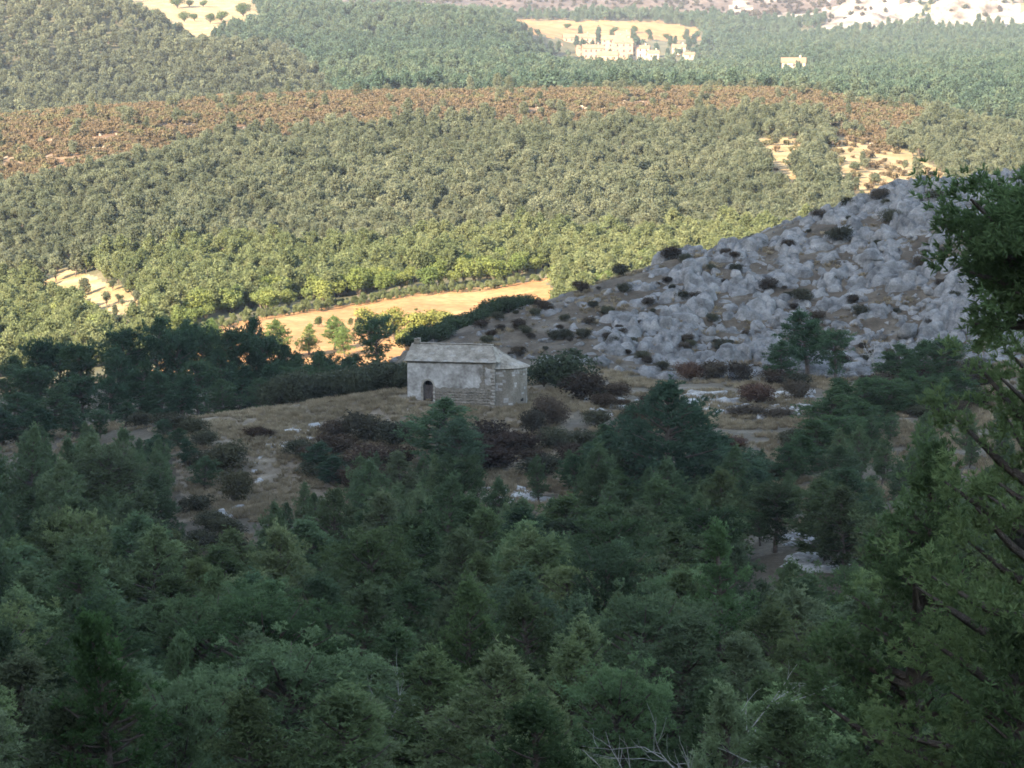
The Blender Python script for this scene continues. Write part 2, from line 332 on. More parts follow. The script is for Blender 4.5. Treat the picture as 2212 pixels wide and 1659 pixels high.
# ------------------------------------------------------------------ plant builders
def unit(v): return v/np.maximum(np.linalg.norm(v, axis=-1, keepdims=True), 1e-9)
def blades(P, D, r, k, ln, wd, spread):
    """k narrow blades fanning out from every point of P about the direction D"""
    n = len(P)
    P = np.repeat(P, k, 0); D = np.repeat(D, k, 0)
    tip = unit(D + spread*r.normal(size=(n*k, 3)))
    side = unit(np.cross(tip, r.normal(size=(n*k, 3))))
    l = ln*r.uniform(.65, 1.25, (n*k, 1)); w = wd*r.uniform(.7, 1.3, (n*k, 1))
    a = P+side*w*.35; b = P-side*w*.35; c = P+tip*l*.6-side*w*.5; d = P+tip*l; e = P+tip*l*.6+side*w*.5
    V = np.stack([a, b, c, d, e], 1).reshape(-1, 3)
    i = np.arange(n*k)[:, None]*5
    return V, np.concatenate([i+np.array([[0, 1, 2]]), i+np.array([[0, 2, 4]]), i+np.array([[4, 2, 3]])])
def leaves(P, Nn, r, size):
    n = len(P)
    t = unit(np.cross(Nn, r.normal(size=(n, 3)))); b = np.cross(Nn, t)
    s = size*r.uniform(.6, 1.3, (n, 1)); s2 = s*r.uniform(.5, .9, (n, 1))
    V = np.stack([P-t*s, P-b*s2, P+t*s, P+b*s2], 1).reshape(-1, 3)
    return V, np.arange(n*4).reshape(n, 4)
def tube(path, rad, k=5):
    path = np.asarray(path, float); n = len(path)
    V = []; F = []
    for i in range(n):
        t = path[min(i+1, n-1)]-path[max(i-1, 0)]; t = t/np.linalg.norm(t)
        a = np.cross(t, [0.3, .9, .2]); a /= np.linalg.norm(a); b = np.cross(t, a)
        for j in range(k):
            an = 2*math.pi*j/k
            V.append(path[i]+rad[i]*(a*math.cos(an)+b*math.sin(an)))
    for i in range(n-1):
        for j in range(k):
            F.append((i*k+j, i*k+(j+1) % k, (i+1)*k+(j+1) % k, (i+1)*k+j))
    return np.array(V), np.array(F)
def merge(parts):
    V = []; F = {}; o = 0
    for v, f in parts:
        V.append(v); F.setdefault(f.shape[1], []).append(f+o); o += len(v)
    return np.concatenate(V), [np.concatenate(x) for x in F.values()]

def pine(seed, Ht=8., R=2.2, base=.22, nb=60, tufts=1300, k=6, ln=.30, wd=.06, shape='round', lean=.03, tipup=.5, clump=9, cr=.62):
    """one pine: (trunk with limbs, needle crown)"""
    r = np.random.default_rng(seed)
    top = np.array([r.normal()*lean*Ht, r.normal()*lean*Ht, Ht*.97])
    bend = np.array([r.normal()*.03*Ht, r.normal()*.03*Ht, 0])
    axis = lambda t: top*t + bend*math.sin(math.pi*t)
    wood = [tube([axis(t) - (np.array([0, 0, .5]) if t == 0 else 0) for t in np.linspace(0, 1, 7)], np.linspace(.024*Ht, .006*Ht, 7), 6)]
    P = []; D = []
    wsum = 0; br = []
    for i in range(nb):
        t = base + (1-base)*((i+r.random())/nb)**.9
        q = (t-base)/(1-base)
        if shape == 'round': pr = (math.sin(math.pi*min(1, .18+q*.84)))**.7*(1-.35*q)
        elif shape == 'cone': pr = (1-q)**.8*.95+.05
        else: pr = (.25+.75*q if q < .55 else math.sqrt(max(0, 1-((q-.55)/.45)**2)))*.95+.05
        Lb = R*pr*r.uniform(.62, 1.22)
        az = i*2.39996+r.normal()*.5
        el = (-.05+.75*q if shape != 'cone' else .0+.55*q) + r.normal()*.15
        br.append((t, Lb, az, el)); wsum += Lb**1.6+.15
    for (t, Lb, az, el) in br:
        d = np.array([math.cos(az)*math.cos(el), math.sin(az)*math.cos(el), math.sin(el)])
        o = axis(t)
        up = np.array([0, 0, 1.])
        f = lambda s_: o + d*Lb*s_ + up*Lb*.22*s_*s_
        if Lb > .25*R: wood.append(tube([f(0), f(.45), f(.9)], [.008*Ht*(.4+Lb/R), .005*Ht*(.4+Lb/R), .0015*Ht], 4))
        n = max(3, int(tufts*(Lb**1.6+.15)/wsum))
        m_ = max(2, n//clump); s_ = np.repeat(r.uniform(.2, 1.03, m_)**.75, clump); n = len(s_)
        side = np.cross(d, up); side /= np.linalg.norm(side)
        fan = np.repeat(r.normal(size=m_)*.30*Lb, clump)*np.sqrt(s_)
        ver = np.repeat(r.normal(size=m_)*.09*Lb+np.abs(r.normal(size=m_))*.07*Lb, clump)
        p = o + d*Lb*s_[:, None] + up*(Lb*.22*s_*s_)[:, None] + side*fan[:, None] + up*ver[:, None] + r.normal(size=(n, 3))*np.array([1, 1, .8])*ln*cr
        P.append(p); D.append(unit(d*.6 + side*(np.sign(fan)*.3)[:, None] + up*tipup + .25*r.normal(size=(n, 3))))
    n = max(5, tufts//40)
    P.append(axis(.93)+np.abs(r.normal(size=(n, 3)))*np.array([0, 0, .05*Ht])+r.normal(size=(n, 3))*np.array([.02, .02, .01])*Ht); D.append(unit(r.normal(size=(n, 3))*.4+np.array([0, 0, 1])))
    P = np.concatenate(P); D = np.concatenate(D)
    return merge(wood), blades(P, D, r, k, ln, wd, .65)
def dome(seed, Ht=5., R=2., trunk=.25, lobes=16, n=700, size=.26, squash=1.):
    """a broad-leaved tree or shrub: leaf faces spread over overlapping boughs"""
    r = np.random.default_rng(seed)
    wood = [tube([(0, 0, -.4), (r.normal()*.03*Ht, r.normal()*.03*Ht, Ht*.35), (r.normal()*.05*Ht, r.normal()*.05*Ht, Ht*.75)], [.03*Ht, .022*Ht, .008*Ht], 5)]
    c0 = np.array([0, 0, Ht*(trunk+1)/2]); hh = Ht*(1-trunk)/2
    P = []; Nn = []
    for i in range(lobes):
        v = unit(r.normal(size=3)); v = v*r.uniform(.2, .72)
        c = c0 + v*np.array([R, R, hh*squash])
        rad = r.uniform(.34, .56)*R
        wood.append(tube([(0, 0, Ht*trunk*.9), (np.array([0, 0, Ht*trunk])+c)/2, c], [.014*Ht, .009*Ht, .004*Ht], 4))
        m = n//lobes
        w = unit(r.normal(size=(m, 3)))
        rr = rad*r.uniform(.55, 1.08, (m, 1))
        P.append(c+w*rr*np.array([1, 1, .85])); Nn.append(unit(w+.5*r.normal(size=(m, 3))))
    P = np.concatenate(P); Nn = np.concatenate(Nn)
    ok = P[:, 2] > .12*Ht*trunk
    return merge(wood), leaves(P[ok], Nn[ok], r, size)
def plant_meshes(name, wood, crown, bark, leaf):
    return (mesh(name+'_trunk', wood[0], wood[1], [bark]), mesh(name+'_crown', crown[0], crown[1], [leaf]))
def joined(name, wood, crown, bark, leaf):
    Fw = wood[1]; nf = sum(len(f) for f in Fw)
    V, F = merge([(wood[0], f) for f in Fw[:1]]+[])
    V = np.concatenate([wood[0], crown[0]]); fc = crown[1]+len(wood[0])
    return mesh(name, V, list(Fw)+[fc], [bark, leaf], midx=np.concatenate([np.zeros(nf), np.ones(len(fc))]))

LIB = {}
def lib(key, n, make, bark, leaf):
    LIB[key] = [plant_meshes(f'{key}_{i}', *make(i), M[bark], M[leaf]) for i in range(n)]
SHP = ['round', 'cone', 'round', 'round', 'umbrella', 'round', 'round']
lib('pine', 7, lambda i: pine(100+i, 8, [2.0, 2.2, 1.9, 2.6, 2.2, 1.8, 2.3][i], [.12, .12, .2, .1, .16, .1, .22][i], 62, 3000, 6, .22, .05, SHP[i], .04, .5, 12, .8), 'bark', 'needles')
lib('near_pine', 6, lambda i: pine(120+i, 8, [2.2, 2.0, 2.5, 2.1, 2.3, 1.9][i], [.1, .1, .14, .1, .12, .1][i], 75, 5200, 7, .15, .032, ['round', 'round', 'umbrella', 'round', 'cone', 'round'][i], .04, .5, 16, .95), 'bark', 'needles')
lib('tall_pine', 4, lambda i: pine(140+i, 10, [2.6, 2.2, 2.9, 2.4][i], [.38, .42, .33, .45][i], 46, 2400, 6, .28, .065, 'umbrella' if i % 2 else 'round', .04, .5, 12, .8), 'bark', 'needles')
lib('shrub', 5, lambda i: dome(200+i, 2.4, 1.6, .05, 20, 3600, .085), 'bark', 'shrub')
lib('oak', 4, lambda i: dome(220+i, 6, 2.2, .06, 20, 2400, .16), 'bark', 'oak')

def plant(nm, key, i, base, height, label, cat, group=None, color=(1, 1, 1), wide=None, rz=None):
    tm, cm = LIB[key][i % len(LIB[key])]
    zs = LIBH[key]
    s = height/zs; sx = s if wide is None else wide/(2*LIBR[key][i % len(LIB[key])])
    e = obj(nm, None, None, base, rng.uniform(0, 6.28) if rz is None else rz, (sx, sx, s)); e.empty_display_size = .3
    tag(e, label, cat, group)
    obj('trunk', tm, e); obj('crown', cm, e, color=color)
    return e
LIBH = {'near_pine': 8., 'pine': 8., 'tall_pine': 10., 'shrub': 2.4, 'oak': 6.}
LIBR = {}
for kk, lst in LIB.items():
    LIBR[kk] = []
    for tm, cm in lst:
        co = np.zeros(len(cm.vertices)*3, np.float32); cm.vertices.foreach_get('co', co); co = co.reshape(-1, 3)
        LIBR[kk].append(float(np.percentile(np.linalg.norm(co[:, :2], axis=1), 93)))

# ------------------------------------------------------------------ chapel
TH = math.radians(13)
P0 = pt(880, 868, 251.5)
chapel = obj('chapel', None, None, P0, -TH)
tag(chapel, 'small old stone chapel with patchy grey plaster and rounded apse on the knoll', 'chapel')
NL, NW, NH, RISE = 8.55, 5.6, 3.98, 1.32       # nave length, width, wall height, roof rise
def box(x0, x1, y0, y1, z0, z1):
    V = [(x, y, z) for z in (z0, z1) for y in (y0, y1) for x in (x0, x1)]
    return np.array(V), np.array([(0, 2, 3, 1), (4, 5, 7, 6), (0, 1, 5, 4), (2, 6, 7, 3), (0, 4, 6, 2), (1, 3, 7, 5)])
def extrude(poly, y0, y1):
    """polygon in the x-z plane given thickness in y"""
    n = len(poly)
    V = [(x, y0, z) for x, z in poly]+[(x, y1, z) for x, z in poly]
    F = [tuple(range(n)), tuple(range(2*n-1, n-1, -1))]+[(i, i+n, (i+1) % n+n, (i+1) % n) for i in range(n)]
    return np.array(V), F
D0, D1, SPR = 1.55, 2.52, 1.62
arch = [((D0+D1)/2-(D1-D0)/2*math.cos(a), SPR+(D1-D0)/2*math.sin(a)) for a in np.linspace(0, math.pi, 9)]
pv, pf = extrude([(0, -1.2), (D0, -1.2)]+arch+[(D1, -1.2), (NL, -1.2), (NL, NH), (0, NH)], 0, .6)
wall = obj('nave_wall', mesh('nave_wall', pv, pf, [M['mortar']]), chapel)
gab = [(0, -1.2), (NW, -1.2), (NW, NH), (NW/2, NH+RISE), (0, NH)]
for nm, x0, x1 in (('west_wall', .004, .6), ):
    V = [(x0, y, z) for y, z in [(.603, -1.2), (NW-.603, -1.2), (NW-.603, NH), (NW/2, NH+RISE-.3), (.603, NH)]]
    n = len(V); V = V+[(x1, y, z) for _, y, z in V]
    obj('gable_wall', mesh('gable_wall', V, [tuple(range(n)), tuple(range(2*n-1, n-1, -1))]+[(i, i+n, (i+1) % n+n, (i+1) % n) for i in range(n)], [M['mortar']]), chapel)
obj('end_wall', mesh('end_wall', *box(NL-.6, NL-.004, .603, NW-.603, -1.2, NH-.02), [M['mortar']]), chapel)
obj('back_wall', mesh('back_wall', *box(0, NL, NW-.6, NW, -1.2, NH), [M['mortar']]), chapel)
# door set back in its arch, dark gap above it
door = obj('door', mesh('door', *box(D0-.05, D1+.05, .38, .44, -1.0, SPR+.02), [M['door']]), chapel)
for i in range(4):
    obj('plank', mesh('plank', *box(D0+.02+i*.235, D0+.02+i*.235+.215, .345, .378, -.9, SPR-.02-.01*i), [M['door']]), door)
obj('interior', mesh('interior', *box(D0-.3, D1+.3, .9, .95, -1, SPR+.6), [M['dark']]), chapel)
# plaster skins
def skin(name, poly, y, parent, m='plaster', th=.025):
    v, f = extrude(poly, y-th, y+.02); return obj(name, mesh(name, v, f, [M[m]]), parent)
rr = random.Random(4)
def ragged(a, b, n, amp):
    return [(a[0]+(b[0]-a[0])*i/n + (rr.uniform(-amp, amp) if 0 < i < n else 0), a[1]+(b[1]-a[1])*i/n + (rr.uniform(-amp, amp) if 0 < i < n else 0)) for i in range(n+1)]
left = [(.03, .05)]+ragged((.03, .05), (D0-.16, .1), 5, .05)[1:]+[(D0-.16, SPR)]+[((D0+D1)/2-(D1-D0)/2*1.34*math.cos(a), SPR+(D1-D0)/2*1.34*math.sin(a)) for a in np.linspace(0, math.pi, 8)][1:-1]+[(D1+.16, SPR)]
right = ragged((D1+.16, SPR-.1), (D1+.5, 1.42), 3, .08)[1:]+ragged((D1+.5, 1.42), (7.0, 1.5), 16, .09)[1:]+ragged((7.0, 1.5), (7.35, 2.9), 6, .14)[1:]+ragged((7.35, 2.9), (7.3, NH-.25), 5, .1)[1:]
topz = ragged((7.3, NH-.25), (.03, NH-.22), 24, .05)[1:]
skin('plaster_patch', left+right+topz, 0, wall)
skin('plaster_patch', ragged((7.62, 1.9), (8.2, 1.75), 4, .1)+ragged((8.2, 1.75), (8.22, 3.3), 5, .06)[1:]+ragged((8.22, 3.3), (7.62, 3.45), 4, .1)[1:]+ragged((7.62, 3.45), (7.62, 1.9), 5, .08)[1:-1], 0, wall)
# exposed rubble stones, quoins and the arch ring
def block(name, x0, x1, z0, z1, y, parent, m='masonry', out=.03):
    j = lambda s_: rr.uniform(-s_, s_)
    dz_ = j(.035) if name == 'stone' else 0
    V, F = box(x0, x1, y-out, y+.08, z0+dz_, z1+dz_)
    V = V+np.array([[j(.02), 0, j(.02)] for _ in V]); V[[0, 1, 4, 5], 1] += [j(.012) for _ in range(4)]
    return obj(name, mesh(name, V, F, [M[m]]), parent)
z = -.75
while z < 1.42:
    hgt = rr.uniform(.19, .29); x = D1+.18+rr.uniform(0, .2)
    while x < NL-.5:
        w = rr.uniform(.24, .52)
        if z+hgt < 1.36 or x > 6.9: block('stone', x, x+w-.035, z, z+hgt-.035, 0, wall, 'masonry', rr.uniform(.004, .022))
        x += w
    z += hgt
z = 1.5
while z < NH-.4:
    hgt = rr.uniform(.2, .3)
    x = 7.42; w = rr.uniform(.15, .24); block('stone', x, x+w, z, z+hgt-.03, 0, wall, 'masonry', rr.uniform(.01, .035)); z += hgt
z = -.8; i = 0
while z < NH-.3:
    hgt = rr.uniform(.26, .36); w = (.42, .27)[i % 2]
    block('quoin', NL-w, NL+.012, z, z+hgt-.03, 0, wall, 'pale_slab', .045); i += 1; z += hgt
for i in range(9):
    a0 = math.pi*i/9+.02; a1 = math.pi*(i+1)/9-.02; c = ((D0+D1)/2, SPR); r0 = (D1-D0)/2; r1 = r0*1.36
    pl = [(c[0]-r0*math.cos(a0), c[1]+r0*math.sin(a0)), (c[0]-r1*math.cos(a0), c[1]+r1*math.sin(a0)), (c[0]-r1*math.cos(a1), c[1]+r1*math.sin(a1)), (c[0]-r0*math.cos(a1), c[1]+r0*math.sin(a1))]
    v, f = extrude(pl, -.035, .03); obj('arch_stone', mesh('arch_stone', v, f, [M['pale_slab']]), wall)
for sx, x0, x1 in ((0, D0-.2, D0-.004), (1, D1+.004, D1+.2)):
    z = -.8
    while z < SPR-.1:
        hgt = min(rr.uniform(.3, .45), SPR-z); block('jamb_stone', x0, x1, z+.01, z+hgt-.02, 0, wall, 'pale_slab', .04); z += hgt
# apse: half round, lower than the nave
AR, AH = 2.5, 3.35
acx, acy = NL-.1, NW/2
ang = np.linspace(-math.pi/2, math.pi/2, 25)
V = []; F = []
for zz in (-1.4, AH):
    for a in ang: V.append((acx+AR*math.cos(a), acy+AR*math.sin(a), zz))
n = len(ang)
for i in range(n-1): F.append((i, i+1, n+i+1, n+i))
F.append(tuple(range(2*n-1, n-1, -1)))
apse = obj('apse_wall', mesh('apse_wall', V, F, [M['mortar']]), chapel)
def curved(name, a0, a1, z0, z1, out, m, parent, k=2):
    V = []; F = []; aa = np.linspace(a0, a1, k+1)
    for r_ in (AR+out, AR-.05):
        for zz in (z0, z1):
            for a in aa: V.append((acx+r_*math.cos(a), acy+r_*math.sin(a), zz))
    q = k+1
    for i in range(k): F += [(i, i+1, q+i+1, q+i), (q+i, q+i+1, 3*q+i+1, 3*q+i), (2*q+i, 2*q+i+1, i+1, i)]
    F += [(0, q, 3*q, 2*q), (k, 2*q+k, 3*q+k, q+k)]
    return obj(name, mesh(name, V, F, [M[m]]), parent)
z = -.9
while z < AH-.15:
    hgt = min(rr.uniform(.2, .3), AH-.03-z); a = -math.pi/2+.02
    while a < .35:
        w = rr.uniform(.10, .2)
        hole = abs(a+w/2+.38) < .11 and .12 < z+hgt/2 < .5
        if not hole: curved('stone', a, a+w-.014, z, z+hgt-.03, rr.uniform(.01, .035), 'plaster' if rr.random() < (.6 if z > 2.4 else .14) else 'masonry', apse)
        a += w
    z += hgt
curved('small_opening', -.50, -.28, .14, .42, .004, 'dark', apse)  # near-black patch on the wall, painted shade in place of depth
# roofs of stone slabs
OV = .22
hip = 1.0
rv = [(-OV, -OV, NH-.06), (NL+OV, -OV, NH-.06), (NL+OV, NW+OV, NH-.06), (-OV, NW+OV, NH-.06), (-OV*.3, NW/2, NH+RISE), (NL-hip, NW/2, NH+RISE)]
roof = obj('roof', mesh('roof', rv, [(0, 1, 5, 4), (2, 3, 4, 5), (1, 2, 5), (0, 4, 3), (3, 2, 1, 0)], [M['mortar']]), chapel)
slabs = []
for i in range(5):
    r2 = np.random.default_rng(60+i)
    V, F = box(-.5, .5, -.5, .5, -.5, .5); V = V+r2.uniform(-.07, .07, V.shape)*np.array([1, 1, .4])
    slabs.append(mesh('roof_slab', V, F, [M['lauze'] if i < 4 else M['pale_slab']]))
def slab(o, ax, up, nn, w, l, t, parent, pale=.12):
    m = Matrix((ax*w, up*l, nn*t)).transposed().to_4x4(); m.translation = o
    s_ = bpy.data.objects.new('roof_slab', slabs[4 if rr.random() < pale else rr.randrange(4)]); C.objects.link(s_); s_.parent = parent
    s_.matrix_local = m
e0 = Vector((0, -OV, NH-.06)); e1 = Vector((0, NW/2, NH+RISE))
up = (e1-e0); SL = up.length; up.normalize(); ax = Vector((1, 0, 0)); nn = ax.cross(up)
rows = 10
for i in range(rows):
    s0 = (i+.5)/rows*SL
    xr = NL+OV-(hip+OV)*(i+.6)/rows
    x = -OV-.02+rr.uniform(-.05, .03)
    while x < xr-.12:
        w = min(rr.uniform(.34, .56), xr-x)
        tw = Matrix.Rotation(rr.uniform(-.07, .07), 3, nn); tilt = Matrix.Rotation(-.05+rr.uniform(-.03, .03), 3, ax)
        slab(Vector((x+w/2, 0, 0))+e0+up*(s0+rr.uniform(-.03, .03))+nn*.04, tw @ ax, tw @ (tilt @ up), nn, w-.02, SL/rows*1.22, .055, roof, .3 if i < 2 else .06)
        x += w
# hip face slabs
e2 = Vector((NL+OV, NW/2, NH-.06)); e3 = Vector((NL-hip, NW/2, NH+RISE)); uph = (e3-e2); SH_ = uph.length; uph.normalize(); axh = Vector((0, 1, 0)); nh = axh.cross(uph)
for i in range(5):
    hw = (NW/2+OV)*(1-(i+.5)/5); y = -hw
    while y < hw*.5:
        w = rr.uniform(.4, .6); slab(e2+Vector((0, y+w/2, 0))+uph*((i+.5)/5*SH_)+nh*.03, axh, uph, nh, w-.03, SH_/5*1.2, .055, roof, .05); y += w
x = -.1
while x < NL-hip:
    w = rr.uniform(.4, .6); slab(Vector((x+w/2, NW/2, NH+RISE+.05+rr.uniform(-.02, .03))), Vector((1, 0, 0)), Vector((0, 1, 0)), Vector((0, 0, 1)), w-.02, .4, .1, roof, .15); x += w
obj('eave_course', mesh('eave_course', *box(.02, NL-.02, -.10, .5, NH-.17, NH-.075), [M['masonry']]), chapel)
# stump of the bell cote
stump = obj('bell_stump', mesh('bell_stump', *box(.0, .55, NW/2-.25, NW/2+.25, NH+RISE-.05, NH+RISE+.38), [M['masonry']]), chapel)
for i in range(2):
    obj('stone', mesh('stone', *box(.01+i*.28, .25+i*.28, NW/2-.3, NW/2+.28, NH+RISE+.381, NH+RISE+.5+.06*i), [M['masonry']]), stump)
# apse roof: half cone of slabs
ar = obj('apse_roof', mesh('apse_roof', [(acx+(AR+.2)*math.cos(a), acy+(AR+.2)*math.sin(a), AH-.02) for a in ang]+[(acx-.2, acy, AH+1.25)], [(i, i+1, n) for i in range(n-1)]+[tuple(range(n-1, -1, -1))], [M['mortar']]), chapel)
apex = Vector((acx-.2, acy, AH+1.25))
for i in range(6):
    f0 = (i+.5)/6; rad = (AR+.2)*(1-f0); a = -math.pi/2
    if rad < .25: continue
    while a < 1.2:
        w = rr.uniform(.38, .55); da = min(w/rad, .9); am = a+da/2
        base = Vector((acx+(AR+.2)*math.cos(am), acy+(AR+.2)*math.sin(am), AH-.02)); u2 = (apex-base); ll = u2.length; u2.normalize()
        t2 = Vector((-math.sin(am), math.cos(am), 0)); n2 = t2.cross(u2)
        slab(base+u2*ll*f0+n2*.035, t2, u2, n2, w-.01, ll/6*1.25, .06, ar, .4 if i < 2 else .15)
        a += da

# ------------------------------------------------------------------ rocks
def rock(seed, flat=.75):
    r = np.random.default_rng(seed); bm = bmesh.new()
    for p in unit(r.normal(size=(15, 3)))*r.uniform(.72, 1.05, (15, 1)): bm.verts.new(p)
    bmesh.ops.convex_hull(bm, input=bm.verts)
    for v in [v for v in bm.verts if not v.link_faces]: bm.verts.remove(v)
    bm.verts.index_update(); bmesh.ops.recalc_face_normals(bm, faces=bm.faces)
    V = np.array([v.co for v in bm.verts]); F = np.array([[v.index for v in f.verts] for f in bm.faces]); bm.free()
    return V*np.array([1.1, r.uniform(.6, 1), flat*r.uniform(.6, 1.1)]), F
ROCKS = [rock(300+i) for i in range(18)]
ROCKM = [mesh('boulder', v, f, [M['stone']]) for v, f in ROCKS]
ROCKW = [mesh('pale_boulder', v, f, [M['white_stone']]) for v, f in ROCKS]
def rotm(r, tilt=.5):
    return np.array(Matrix.Rotation(r.uniform(0, 6.28), 3, 'Z') @ Matrix.Rotation(r.normal()*tilt, 3, 'X') @ Matrix.Rotation(r.normal()*tilt, 3, 'Y'))
def cells(X, Y, size, seed):
    """distance to the two nearest of jittered points, and which is nearest"""
    q = np.random.default_rng(seed); JX, JY, HT, TX, TY = (q.random((256, 256)) for _ in range(5))
    x = X/size; y = Y/size; xi = np.floor(x).astype(int); yi = np.floor(y).astype(int)
    f1 = np.full(X.shape, 9.); f2 = np.full(X.shape, 9.); h = np.zeros(X.shape)
    for a in (-1, 0, 1):
        for b in (-1, 0, 1):
            I_ = (xi+a) & 255; J_ = (yi+b) & 255
            dx = x-(xi+a+JX[I_, J_]); dy = y-(yi+b+JY[I_, J_]); d = np.hypot(dx, dy)
            hh = HT[I_, J_] + (TX[I_, J_]-.5)*1.35*dx + (TY[I_, J_]-.35)*1.35*dy
            nw = d < f1
            f2 = np.where(nw, f1, np.minimum(f2, d)); h = np.where(nw, hh, h); f1 = np.where(nw, d, f1)
    return f1, f2, h
bx, by = np.meshgrid(np.arange(-26, 98, .25), np.arange(282, 376, .27))
bx = bx+.1*fbm(bx*3, by*3, 2); by = by+.1*fbm(bx*3+50, by*3, 2)
bz = H(bx, by); bpx, bpv = proj(np.stack([bx, by, bz], -1))
wx = bx+1.2*fbm(bx/3, by/3, 3); wy = by+1.2*fbm(bx/3+9, by/3+4, 3)
ca = math.cos(.6); sa = math.sin(.6); ux = (wx*ca+wy*sa)*.75; uy = -wx*sa+wy*ca
a1, a2, h1 = cells(ux, uy, 3.4, 1); b1, b2, h2 = cells(ux, uy, 1.25, 2)
rk = 1.1*h1-.9*np.exp(-(a2-a1)/.08) + .75*h2-.7*np.exp(-(b2-b1)/.10) + 1.5*fbm(bx/11+3, by/11, 3)
rdg = np.interp(bpx, [880, 1050, 1250, 1450, 1700, 1950, 2212, 2400], [305, 315, 324, 333, 343, 352, 362, 368])
bias = np.interp(bpx, [900, 1050, 1250, 1500, 1750, 2300], [-.95, -.75, -.45, -.12, .04, .12]) - np.clip((by-rdg+16)/16, 0, 1)*.16 - np.clip((288-by)/6, 0, 1)*1.2 - np.clip((by-rdg-4)/6, 0, 1)*2
bz = bz + np.clip(rk+bias-.5, -1.3, 1.5)*1.05
bi = np.arange(bx.size).reshape(bx.shape)
hill = kind(obj('rocky_hillside', mesh('rocky_hillside', np.stack([bx, by, bz], -1).reshape(-1, 3), np.stack([bi[:-1, :-1], bi[:-1, 1:], bi[1:, 1:], bi[1:, :-1]], -1).reshape(-1, 4), [M['stone']])), 'structure')
cand = []
r = np.random.default_rng(11)
while len(cand) < 1700:
    x = r.uniform(900, 2330); Y = r.uniform(281, 372)
    g = gp(x, Y); px, py = proj(g)
    ridge = np.interp(px, [880, 1050, 1250, 1450, 1700, 1950, 2212, 2400], [305, 315, 324, 333, 343, 352, 362, 368])
    if Y > ridge+3: continue
    dens = np.interp(px, [950, 1150, 1400, 1700], [.22, .38, .75, 1])*(1.0 if Y < ridge-14 else .7)*(1 if fbm(g[0]/9., g[1]/9.) > -.06 else .12)
    if r.random() > dens: continue
    s_ = .22+.3*r.pareto(2.1)
    s_ = min(s_, 1.15)*np.interp(px, [950, 1300, 1600], [.55, .8, 1])
    cand.append((s_, g))
cand.sort(key=lambda c: -c[0])
for i, (s_, g) in enumerate(cand[:300]):
    k = i % 18; o = bpy.data.objects.new('stone', ROCKM[k]); C.objects.link(o); o.parent = hill
    rm = Matrix(rotm(r).tolist()).to_4x4(); rm.translation = Vector(g+np.array([0, 0, s_*.05]))
    o.matrix_local = rm @ Matrix.Scale(s_, 4)
pl = []
for i, (s_, g) in enumerate(cand[300:]):
    v, f = ROCKS[i % 18]; pl.append(((v*s_)@rotm(r).T+g+np.array([0, 0, s_*.12]), f))
V, F = merge(pl)
kind(obj('loose_stones', mesh('loose_stones', V, F, [M['stone']]), hill), 'stuff')
# hero boulders
def boulder(x, y, Y, w, label, m=ROCKM, k=0, hz=.8):
    g = gp(x, Y); s_ = w/2
    b = obj('boulder', m[k], None, (g[0], g[1], g[2]+s_*.3), r.uniform(0, 6), (s_, s_, s_*hz)); tag(b, label, 'boulder'); return b
boulder(1292, 780, 285, 3.0, 'large pale grey boulder beyond the dark bush beside the apse', ROCKM, 2, 1.0)
boulder(1880, 560, 322, 3.8, 'broad blue grey rock slab high on the rocky hillside', ROCKM, 4, .7)
boulder(1960, 700, 300, 4.6, 'biggest pale slab low on the rocky hillside by the big pine', ROCKM, 5, .8)
# white outcrops round the chapel
def outcrop(x0, x1, Y0, Y1, n, smin, smax, label, m=ROCKW):
    g0 = gp((x0+x1)/2, (Y0+Y1)/2); e = obj('rock_outcrop', None, None, g0); tag(e, label, 'rock outcrop')
    for i in range(n):
        g = gp(r.uniform(x0, x1), r.uniform(Y0, Y1)); s_ = r.uniform(smin, smax)*1.45
        obj('stone', m[r.integers(9)], e, g-g0+np.array([0, 0, -.12*s_]), r.uniform(0, 6), (s_*1.2, s_, s_*r.uniform(.6, .95)))
outcrop(585, 690, 232, 243, 26, .25, .75, 'grey white rock outcrop in the meadow beside the round brown bush')
outcrop(528, 565, 222, 230, 9, .2, .5, 'thin streak of white rocks down the bare bank below the meadow')
outcrop(466, 522, 208, 213, 8, .3, .65, 'small white rock ledge at the lower end of the bare bank')
outcrop(1260, 1410, 244, 260, 34, .3, .9, 'pale rocky ground just right of the dark bushes by the apse')
outcrop(1485, 1610, 250, 268, 44, .4, 1.15, 'bright white rock outcrop between the large pine and the hillside')
outcrop(1600, 1765, 248, 268, 44, .3, .9, 'scattered white rocks among brown bushes under the rocky hillside')
outcrop(1050, 1180, 205, 213, 20, .3, .8, 'grey white rock shelf below the brown bushes in front of the chapel')
outcrop(1690, 1780, 171, 180, 22, .2, .6, 'rubbly pale rock bank above the smooth light slab')
outcrop(1700, 1830, 162, 168, 16, .5, 1.1, 'smooth light grey rock slab at the edge of the big pine')
outcrop(2150, 2230, 285, 300, 14, .4, 1.0, 'bluish rocks glimpsed between boughs of the big pine', ROCKM)
outcrop(785, 866, 300, 309, 18, .3, .9, 'grey rocks at the foot of the ridge behind the chapel gable', ROCKM)

